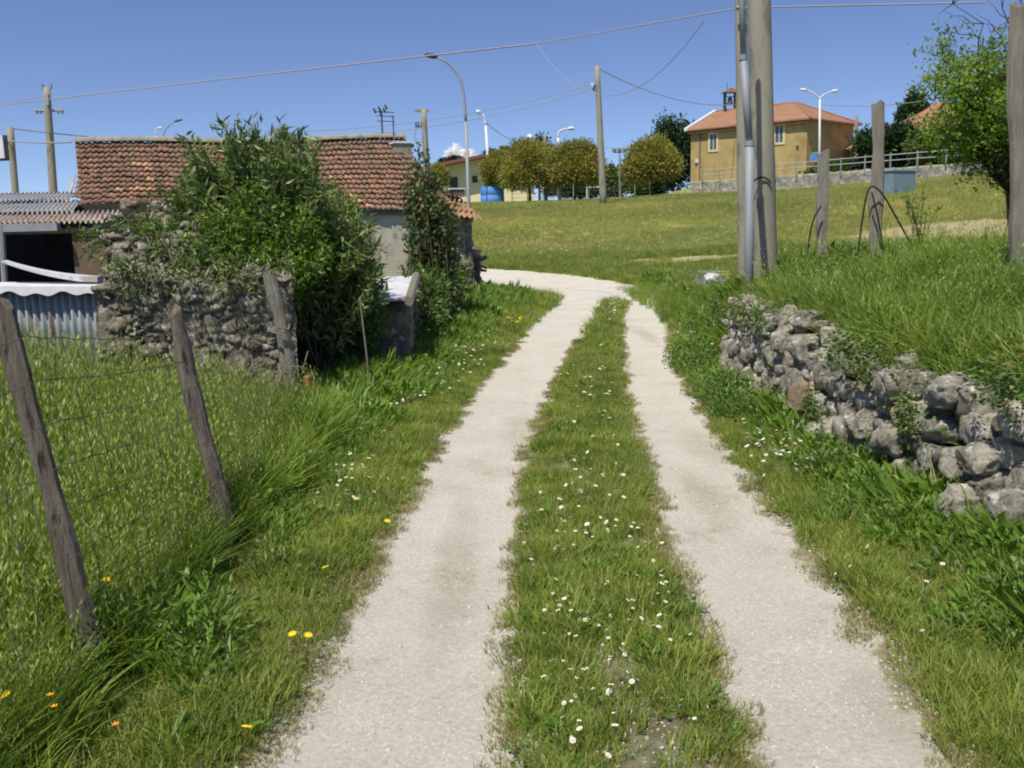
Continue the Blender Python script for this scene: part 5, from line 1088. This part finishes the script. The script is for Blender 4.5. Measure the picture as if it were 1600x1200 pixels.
# retaining wall and guard rail
WA, WB_ = WL0+np.array([-.1, 0]), WL1
zwb = lambda q: tz1(*(WA*(1-q)+WB_*q-np.array([.9, .45])))-.3
rubble_w = thing('retaining_wall', (WA[0], WA[1], 3.5), 'long pale stone retaining wall below the road on the right', 'stone wall')
rubble_wall('masonry', [tuple(WA), tuple(WB_)], zwb, lambda q: 4.62-.15*q, .5, M_palewall, cell=.34, depth=.06, res=.13, seed=91, parent=rubble_w, topn=.02)
t = thing('guard_rail', (WA[0], WA[1], 4.4), 'white double rail fence along the road above the stone retaining wall', 'guard rail')
nrm = np.array([.876, .48]); 
for zz in (.50, .84): m = MB(); m.tube([(*(WA*(1-q)+WB_*q+nrm*-.1), 4.6-.15*q+zz) for q in np.linspace(.05, 1, 14)], .03, 6); m.build('rail', M_conc2, t)
for q in np.linspace(.05, 1, 17): m = MB(); c = WA*(1-q)+WB_*q-nrm*.1; m.box((c[0], c[1], 4.9), (.07, .07, 1.15)); m.build('post', M_galv, t)
# blue sign by the lamp
c = P(1272, 245, 69.6); t = thing('blue_sign', (c[0], 69.6, 4.3), 'small blue and green sign plate beside the double lamp', 'sign'); m = MB(); m.box(c+np.array([0, 0, -.05]), (.62, .06, .34)); m.build('plate', M_blue, t)
m = MB(); m.box(c+np.array([.05, 0, .24]), (.5, .06, .16), tilt=(0, -.1)); m.build('top_plate', plain('green_plate', (.1, .35, .22), .5), t); m = MB(); m.tube([(c[0]+.3, 69.7, 4.2), (c[0]+.3, 69.7, c[2]+.3)], .04, 6); m.build('post', M_galv, t)
# houses on the right
def house(name, label, px0, px1, pyb, pye, pyr, y, depth, wallm, pe=.06):
    a, b = P(px0, pyb, y), P(px1, pyb, y); ze_ = P((px0+px1)/2, pye, y)[2]; zr_ = P((px0+px1)/2, pyr, y+depth/2)[2]; t = thing(name, ((a[0]+b[0])/2, y, a[2]), label, 'house')
    m = MB(); m.box(((a[0]+b[0])/2, y+depth/2, (3+ze_)/2), (b[0]-a[0], depth, ze_-3)); m.build('wall', wallm, t)
    o_ = .6; V_ = [(a[0]-o_, y-o_, ze_), (b[0]+o_, y-o_, ze_), (b[0]+o_, y+depth+o_, ze_), (a[0]-o_, y+depth+o_, ze_), (a[0]+depth/2, y+depth/2, zr_), (b[0]-min(depth/2, (b[0]-a[0])/2-.1), y+depth/2, zr_)]
    m = MB(); m.add(V_, [(0, 1, 5, 4), (1, 2, 5), (2, 3, 4, 5), (3, 0, 4), (0, 3, 2, 1)]); m.build('roof', M_fartile, t)
    m = MB(); k = 0
    for u in (.25, .55, .8): 
        m = MB(); m.box((a[0]+(b[0]-a[0])*u, y-.02, ze_-1.3), (.9, .1, 1.2)); m.build('window', M_dark, t)
    return t
house('tiled_house', 'large house with orange hipped roof behind the spring green tree', 1392, 1720, 262, 216, 158, 74, 11, plain('ochre_house_wall', (.42, .33, .17), .9))  # wall in its own even dull ochre
house('tiled_house', 'low house roof glimpsed between the chapel and the bushes', 1327, 1362, 258, 232, 214, 92, 5, M_plaster)
# ------------------------------------------------------------------ trees far off
def rt(label, px, pyb, pyc, y, rpx, rpz, seed, mat=M_maple, n=520, per=36, g='round crowned trees on the field edge', ls=.21, name='round_tree'):
    b = B(px, pyb, y); c = P(px, pyc, y); rx = rpx*y/1511; rz_ = rpz*y/1511
    return tree(name, label, b, c, (rx, rx*.9, rz_), mat, n, per, ls, ls*.55, seed, .13, 6, g, shell=.74, jag=.14, cl_r=.26, bottom=-.66)
rt('smaller round olive tree behind the white lamp', 783, 305, 268, 84, 27, 27, 2)
rt('large round olive tree left of the dark pole', 828, 305, 265, 79, 41, 36, 3)
rt('round olive tree beside the lone field pole', 898, 305, 262, 78, 39, 34, 5)
rt('round olive tree left of the dark evergreen', 1019, 300, 256, 76, 37, 33, 7)
rt('round olive tree peeping out beside the farmhouse', 684, 312, 276, 84, 16, 17, 8, n=60)
def dk(label, px, pyc, y, rpx, rpz, seed, mat=M_ever, n=140, per=40, ls=.32, name='evergreen_tree', jag=.3, zb=None, cat='tree'):
    c = P(px, pyc, y); b = np.array([c[0], y, tz1(c[0], y)]); rx = rpx*y/1511; rz_ = rpz*y/1511
    return tree(name, label, b, c, (rx, rx*.9, rz_), mat, n, per, ls, ls*.5, seed, .16, 6, None, shell=.5, jag=jag, cl_r=.3, bottom=-.95, cat=cat)
dk('tall dark evergreen beside the left end of the chapel', 1052, 243, 88, 30, 50, 11, n=230)
dk('dark evergreen crown behind the dark pole', 842, 246, 112, 27, 26, 13)
dk('row of dark treetops above the cream building', 790, 248, 125, 16, 13, 14, n=80)
dk('small dark treetop above the cream roof', 765, 250, 125, 12, 12, 16, n=60)
dk('dark treetops right of the cloud base', 705, 252, 125, 16, 6, 18, n=60)
dk('dark evergreen behind the round tree by the lone pole', 905, 240, 118, 18, 18, 19, n=80)
dk('mid green bush beyond the lone field pole', 958, 283, 100, 24, 22, 21, M_mid, n=110)
dk('low green bush under the round tree', 1012, 293, 92, 30, 14, 23, M_mid, n=110)
dk('low dark hedge behind the goal frame', 905, 294, 98, 40, 13, 24, M_ever, n=150, name='hedge', cat='hedge')
dk('dark green shrub mass right of the grey pole', 1388, 232, 66, 44, 32, 25, n=200)
dk('dark round treetop above the house roof', 1428, 178, 80, 20, 24, 26, n=90)
dk('dark bushes in front of the tiled house', 1480, 232, 62, 52, 24, 27, M_mid, n=200)
dk('hedge at the foot of the chapel end wall', 1318, 268, 69, 46, 10, 28, M_mid, n=160, name='hedge', cat='hedge')
dk('dark shrub at the right end of the road', 1560, 225, 58, 50, 34, 29, M_ever, n=180)
# goal frame
a, b = P(917, 306, 86), P(946, 306, 86); t = thing('goal_frame', (a[0], 86, tz1(a[0], 86)), 'white goal frame on the far edge of the field', 'goal')
za = tz1(a[0], 86); m = MB(); m.tube([(a[0], 86, za-.1), (a[0], 86, za+1.0)], .06, 6); m.build('post', M_white_metal, t); m = MB(); m.tube([(b[0], 86, za-.1), (b[0], 86, za+1.0)], .06, 6); m.build('post', M_white_metal, t); m = MB(); m.tube([(a[0]-.05, 86, za+1.0), (b[0]+.05, 86, za+1.0)], .06, 6); m.build('crossbar', M_white_metal, t)
# wire fence beside the chapel and along the pitch
t = thing('field_fence', (P(880, 300, 90)[0], 90, 3.6), 'thin dark wire fence with concrete posts along the field edge', 'fence')
for px in list(range(800, 1085, 24)):
    p = P(px, 300, 90); z0 = tz1(p[0], 90); m = MB(); m.tube([(p[0], 90, z0-.2), (p[0], 90, z0+1.9)], .05, 5); m.build('post', M_conc, t)
m = MB(); a, b = P(800, 300, 90), P(1080, 300, 90)
for h in np.linspace(.3, 1.85, 5): m.tube([(a[0]*(1-q)+b[0]*q, 90, tz1(a[0]*(1-q)+b[0]*q, 90)+h) for q in np.linspace(0, 1, 12)], .015, 4)
m.build('wire', M_dark, t)
# ------------------------------------------------------------------ right foreground: posts, hoses, tree, crate
def rpost(label, pxb, pyb, pxt, pyt, y, r, seed, **k):
    b = P(pxb, pyb, y); o, b, tp = post(pxb, pyb, pxt, pyt, y, y, r, label, seed, mat=M_wood2, group='wooden posts on the right bank', **k); return o
rpost('splintered grey post with a broken top beside the thick pole', 1284, 400, 1286, 238, 12, .060, 13)
rpost('straight pale post standing on the bank with a black hose looped round it', 1368, 420, 1373, 163, 11, .062, 14)
rpost('big weathered post cut off by the right edge', 1597, 430, 1590, 8, 7.8, .075, 17)
m = MB()
def hose(pts): 
    q = [W(px, py, y) for px, py, y in pts]; sm = []
    for i in range(len(q)-1):
        for s in range(5): sm.append(q[i]*(1-s/5)+q[i+1]*s/5)
    sm.append(q[-1])
    for _ in range(6): sm = [sm[0]]+[(sm[i-1]+2*sm[i]+sm[i+1])/4 for i in range(1, len(sm)-1)]+[sm[-1]]
    return sm
m.tube(hose([(1340, 400, 10.8), (1346, 350, 10.85), (1354, 300, 10.85), (1362, 288, 10.85), (1378, 300, 10.85), (1398, 335, 10.9), (1425, 385, 11.0)]), .010, 7)
tag(m.build('garden_hose', M_black), 'black hose arching round the straight pale post', 'hose')
m = MB(); m.tube(hose([(1362, 300, 10.83), (1370, 330, 10.83), (1378, 375, 10.85), (1382, 400, 10.9)]), .009, 7); tag(m.build('garden_hose', M_black), 'shorter black hose hanging down the straight pale post', 'hose')
m = MB(); m.tube(hose([(1262, 400, 11.8), (1265, 365, 11.8), (1272, 338, 11.82), (1283, 322, 11.85)]), .010, 7); tag(m.build('garden_hose', M_black), 'black hose rising to the splintered post', 'hose')
# crate with white bag
cb = B(1112, 425, 22.5)+np.array([0, 0, .03]); t = thing('mesh_crate', cb, 'grey wire mesh crate standing on the dry grass by the bank', 'crate')
m = MB(); w_, h_ = .28, .42
for dx_ in (-w_, w_):
    for dy_ in (-w_, w_): m.tube([cb+np.array([dx_, dy_, 0]), cb+np.array([dx_, dy_, h_])], .012, 5)
for z_ in (.02, h_):
    q = [cb+np.array([sx, sy, z_]) for sx, sy in ((-w_, -w_), (w_, -w_), (w_, w_), (-w_, w_), (-w_, -w_))]; m.tube(q, .012, 5)
m.build('frame', M_galv, t); m = MB()
for k in range(1, 14):
    s = -w_+2*w_*k/14
    for sy in (-w_, w_): m.tube([cb+np.array([s, sy, .02]), cb+np.array([s, sy, h_*.62])], .006, 4); m.tube([cb+np.array([sy, s, .02]), cb+np.array([sy, s, h_*.62])], .006, 4)
for z_ in (.08, .15, .22): m.tube([cb+np.array([sx, sy, z_]) for sx, sy in ((-w_, -w_), (w_, -w_), (w_, w_), (-w_, w_), (-w_, -w_))], .006, 4)
m.build('mesh', M_galv, t)
p_, F_ = stone(cb+np.array([.0, 0, .27]), (.46, .42, .36), 5, .3, 2, lo=True, cuts=3); tag(obj('white_bag', p_, F_, M_white_metal, smooth=True), 'white plastic bag stuffed into the wire mesh crate', 'bag')
# low rusty fence on the right field
t = thing('low_wire_fence', B(1500, 370, 22), 'low rusty fence of posts and wires by the hay patch', 'fence')
pq = [B(px, 372, 20+k*.8) for k, px in enumerate((1440, 1525, 1590, 1680))]
for q in pq: m = MB(); m.tube([q-np.array([0, 0, .1]), q+np.array([0, 0, .42])], .028, 6); m.build('post', M_redbrick, t)
m = MB()
for h in (.15, .38): m.tube([q+np.array([0, 0, h]) for q in pq], .008, 4)
m.build('wire', M_wire, t)
# blue grey bin
cb = B(1398, 303, 50); t = thing('water_butt', cb, 'faded blue grey box standing in the field below the retaining wall', 'box')
m = MB(); m.box(cb+np.array([0, 0, .55]), (1.7, 1.2, 1.2), rz=.5, taper=.94); m.build('body', plain('faded_blue', (.16, .22, .26), .6), t); m = MB(); m.box(cb+np.array([0, 0, 1.19]), (1.75, 1.25, .09), rz=.5); m.build('lid', plain('pale_blue_lid', (.30, .36, .38), .5), t)
# near right tree: spring leaves, partly bare
base = B(1592, 400, 13.5); t = thing('spring_tree', base, 'airy spring green tree with bare upper branches at the right edge', 'tree')
mb = MB(); r_ = random.Random(12); bv = Vector(base)
def limb(a, b, r, seed, lift=.15, n=7, jit=.04):
    q = random.Random(seed); a, b = Vector(a), Vector(b); L = (b-a).length; pts = []
    for i in range(n+1):
        s = i/n; p = a.lerp(b, s)+Vector((q.gauss(0, jit), q.gauss(0, jit), q.gauss(0, jit)))*L*(1 if 0 < i else 0); p.z += lift*L*math.sin(s*3.14)*.5; pts.append(p)
    mb.tube(pts, [r*(1-.8*i/n) for i in range(n+1)], 6); return pts
fork = P(1578, 300, 13.5); mb.tube([bv-Vector((0, 0, .1)), bv.lerp(Vector(fork), .5)+Vector((-.03, 0, 0)), Vector(fork)], [.085, .06, .055], 8)
tw = []
for i in range(34):
    px, py = r_.uniform(1432, 1625), r_.uniform(55, 235); L1 = limb(fork, P(px, py, 13.5+r_.uniform(-1, 1)), .03, 100+i, .2); 
    for j in range(7): 
        k = r_.randint(2, 7); e = L1[k]+Vector((r_.gauss(0, .3), r_.gauss(0, .3), r_.gauss(.05, .22))); tw.append(limb(L1[k], e, .010, 200+i*9+j, .1, 4))
    tw.append(L1[3:])
Vv, F = dress(tw, 62, .15, .060, .036, 3, .9, .09, .3); obj('crown', Vv, F, M_spring, t)
for i in range(9):
    L1 = limb(P(1590, 250, 13.6), P(r_.uniform(1490, 1620), r_.uniform(-30, 90), 13.6+r_.uniform(-.6, .6)), .022, 300+i, .05)
    for j in range(7): k = r_.randint(3, 7); e = L1[k]+Vector((r_.gauss(0, .25), r_.gauss(0, .2), r_.gauss(.12, .18))); limb(L1[k], e, .007, 400+i*9+j, .1, 4)
mb.build('trunk', M_bark, t, smooth=True)
# slim sapling
base = B(1430, 400, 12.5); t = thing('sapling', base, 'spindly sapling growing on the bank right of the pale post', 'tree'); mb = MB(); sp = stems(mb, 9, tuple(base), (.4, .3), 1.25, 91, .009, bl=.08); mb.build('stems', M_bark, t); Vv, F = dress(sp, 26, .3, .055, .025, 92, .9, .04, .3); obj('foliage', Vv, F, M_spring, t)
# ------------------------------------------------------------------ cloud
def cloud():
    rs = np.random.RandomState(4); V_ = []; F_ = []; n = 0; c0 = P(722, 262, 2600)
    for k in range(46):
        a = rs.uniform(-1, 1); h = (1-a*a)*.9*rs.rand(); c = c0+np.array([a*58, rs.uniform(-20, 20), -30+h*70]); r = 24+22*rs.rand()*(1-abs(a))
        p, f = stone(c, (r*2.2, r*2, r*1.7), 300+k, .3, 1.6, lo=True, cuts=0); V_.append(p); F_.append(f+n); n += len(p)
    m_, nt, b = nodes('cloud_vapour'); b.inputs['Base Color'].default_value = (.9, .9, .9, 1); b.inputs['Roughness'].default_value = 1; b.inputs['Specular IOR Level'].default_value = 0
    lw = N(nt, 'ShaderNodeLayerWeight'); lw.inputs[0].default_value = .35; r = ramp(nt, lw.outputs['Facing'], [(.0, (.55, .55, .55)), (.75, (0, 0, 0))]); nt.links.new(r.outputs[0], b.inputs['Alpha'])
    tag(obj('cloud', np.concatenate(V_), np.concatenate(F_), m_, smooth=True), 'small white cloud low over the cream building', 'cloud', None, 'structure')
cloud()
# ------------------------------------------------------------------ flowers
def flower_mesh(name, pet, np_, rp, rc, stem, domed=False):
    m = MB(); z = stem; m.tube([(0, 0, 0), (.004, 0, z)], .0011, 4, 2, cap=False)
    c = len(m.v)
    for i in range(np_):
        a = 6.283*i/np_; a1, a2 = a-.8*3.1416/np_, a+.8*3.1416/np_; q = 1 if i % 2 else .93
        m.add([(rc*.5*math.cos(a), rc*.5*math.sin(a), z+.001), (rp*.75*math.cos(a1), rp*.75*math.sin(a1), z+.002), (rp*q*math.cos(a), rp*q*math.sin(a), z+.0035), (rp*.75*math.cos(a2), rp*.75*math.sin(a2), z+.002)], [(0, 1, 2, 3)], 0)
    m.add([(rc*math.cos(6.283*i/8), rc*math.sin(6.283*i/8), z+.002) for i in range(8)]+[(0, 0, z+.005)], [(i, (i+1) % 8, 8) for i in range(8)], 1)
    me = bpy.data.meshes.new(name); me.from_pydata(m.v, [], m.f)
    for q in (pet, M_yellow, M_stem): me.materials.append(q)
    me.polygons.foreach_set('material_index', m.m); me.update(); return me
dm = flower_mesh('daisy', M_petal, 14, .0125, .0045, .07); ym = flower_mesh('dandelion', M_yellow, 18, .019, .009, .11); om = flower_mesh('poppy', M_orange, 6, .018, .005, .16)
rs = np.random.RandomState(21)
zones = [(960, 1040, 200, 200, 130, 'daisy growing in the middle strip near the camera'), (925, 745, 75, 80, 44, 'daisy in the dense patch halfway up the middle strip'), (900, 850, 90, 60, 34, 'daisy in the middle strip below the dense patch'),
         (585, 790, 60, 60, 40, 'daisy on the left verge beside the rut'), (1215, 735, 55, 35, 34, 'daisy on the right verge near the foot of the wall'), (700, 570, 70, 50, 3, 'daisy on the left verge by the shaded wall'), (1330, 960, 180, 120, 12, 'daisy in the right verge grass near the camera')]
cnt = 0
for (cx, cy, sx, sy, n, lab) in zones:
    k = 0
    while k < n:
        px, py = cx+rs.normal()*sx*.6, cy+rs.normal()*sy*.55
        if py > 1230: continue
        
        if fbm(np.array([px*.012]), np.array([py*.012]), 5)[0] < .42: k += .05; continue
        gx_, gy_ = G(px, py)
        if float(track_sd(np.array([gx_]), np.array([gy_]))[0]) > -.03: k += .2; continue
        o = bpy.data.objects.new('daisy', dm); C.objects.link(o); hgt_ = tz1(gx_, gy_); s = rs.uniform(.5, 1.0)*(1.0 if py > 850 else 1.3)
        o.location = (gx_, gy_, hgt_-.005); o.scale = (s, s, rs.uniform(.8, 1.5)*(2.0 if ('verge' in lab) else 1)); o.rotation_euler = (rs.normal()*.42+.15, rs.normal()*.42, rs.rand()*6.28)
        tag(o, lab, 'daisy', lab.replace('daisy', 'daisies', 1)); k += 1; cnt += 1
for i, (px, py, lab) in enumerate([(465, 983, 'yellow flower pair nearest the gravel edge on the left'), (475, 986, 'yellow flower touching the larger one at the gravel edge'), (371, 1143, 'yellow flower at the bottom of the left verge'), (166, 890, 'yellow flower in tall grass beside the nearest post'), (66, 1066, 'yellow flower low in the left corner weeds'),
                         (520, 886, 'small yellow flower beside the left rut'), (566, 778, 'yellow flower above the verge daisies'), (533, 790, 'yellow flower left of the verge daisies'), (272, 762, 'small yellow flower behind the wire fence'), (1256, 688, 'yellow flower at the foot of the stone wall'), (600, 810, 'yellow flower among the verge daisies'), (548, 815, 'yellow flower under the verge daisies')]):
    gx_, gy_ = G(px, py); d_ = ray(px, py); yb = gy_*(.93 if i not in (3, 4, 8) else .80); p = P(px, py, yb); z0 = tz1(p[0], yb); o = bpy.data.objects.new('yellow_flower', ym); C.objects.link(o); o.location = (p[0], yb, z0-.01); h_ = max(.05, p[2]-z0); o.scale = (1, 1, (h_+.01)/.11); o.rotation_euler = (.3, 0, rs.rand()*6); tag(o, lab, 'flower', 'yellow flowers')
for px, py, lab in ((78, 1082, 'orange flower nearest the left corner'), (84, 1100, 'orange flower just below another in the left weeds'), (180, 1128, 'orange flower right of the weeds in the left corner')):
    gx_, gy_ = G(px, py); yb = gy_*.82; p = P(px, py, yb); z0 = tz1(p[0], yb); o = bpy.data.objects.new('orange_flower', om); C.objects.link(o); o.location = (p[0], yb, z0-.01); o.scale = (.65, .65, max(.05, p[2]-z0)/.16); tag(o, lab, 'flower', 'orange flowers')
# far flowers nobody could count
pcd = proto_coll('daisy_head', [([tuple(np.array(v.co)*(1, 1, .9)) for v in dm.vertices], [tuple(p.vertices) for p in dm.polygons], [M_petal, M_yellow, M_stem], [p.material_index for p in dm.polygons])])
xs, ys = [], []
for (cx, cy, sx, sy, n) in [(895, 470, 14, 10, 60), (955, 480, 14, 22, 90), (720, 560, 70, 40, 130), (1085, 500, 22, 60, 90), (880, 395, 90, 10, 130), (640, 620, 60, 40, 60), (1200, 700, 60, 60, 40), (930, 620, 60, 60, 50)]:
    for k in range(n):
        a = G(cx+rs.normal()*sx*.6, cy+rs.normal()*sy*.6)
        if float(track_sd(np.array([a[0]]), np.array([a[1]]))[0]) < -.05: xs.append(a[0]); ys.append(a[1])
xs, ys = np.array(xs), np.array(ys); scatter('distant_daisies', xs, ys, 1.0+.035*ys, pcd, 1, seed=71, tilt=.25, dz=.03, label='far white daisies sprinkled over the verges and field', cat='daisies')
pcy = proto_coll('yellow_head', [([tuple(v.co) for v in ym.vertices], [tuple(p.vertices) for p in ym.polygons], [M_yellow, M_yellow, M_stem], [p.material_index for p in ym.polygons])])
xs, ys = [], []
for (cx, cy, sx, sy, n) in [(810, 520, 20, 8, 26), (1130, 440, 16, 6, 26), (1105, 466, 10, 6, 18), (1060, 500, 60, 60, 20), (800, 370, 80, 14, 90)]:
    for k in range(n): a = G(cx+rs.normal()*sx*.6, cy+rs.normal()*sy*.6); xs.append(a[0]); ys.append(a[1])
xs, ys = np.array(xs), np.array(ys); k = track_sd(xs, ys) < -.05; xs, ys = xs[k], ys[k]; scatter('distant_yellow_flowers', xs, ys, .9+.03*ys, pcy, 1, seed=72, tilt=.2, dz=.06, label='far yellow flowers in the grass', cat='flowers')
print('daisies', cnt)
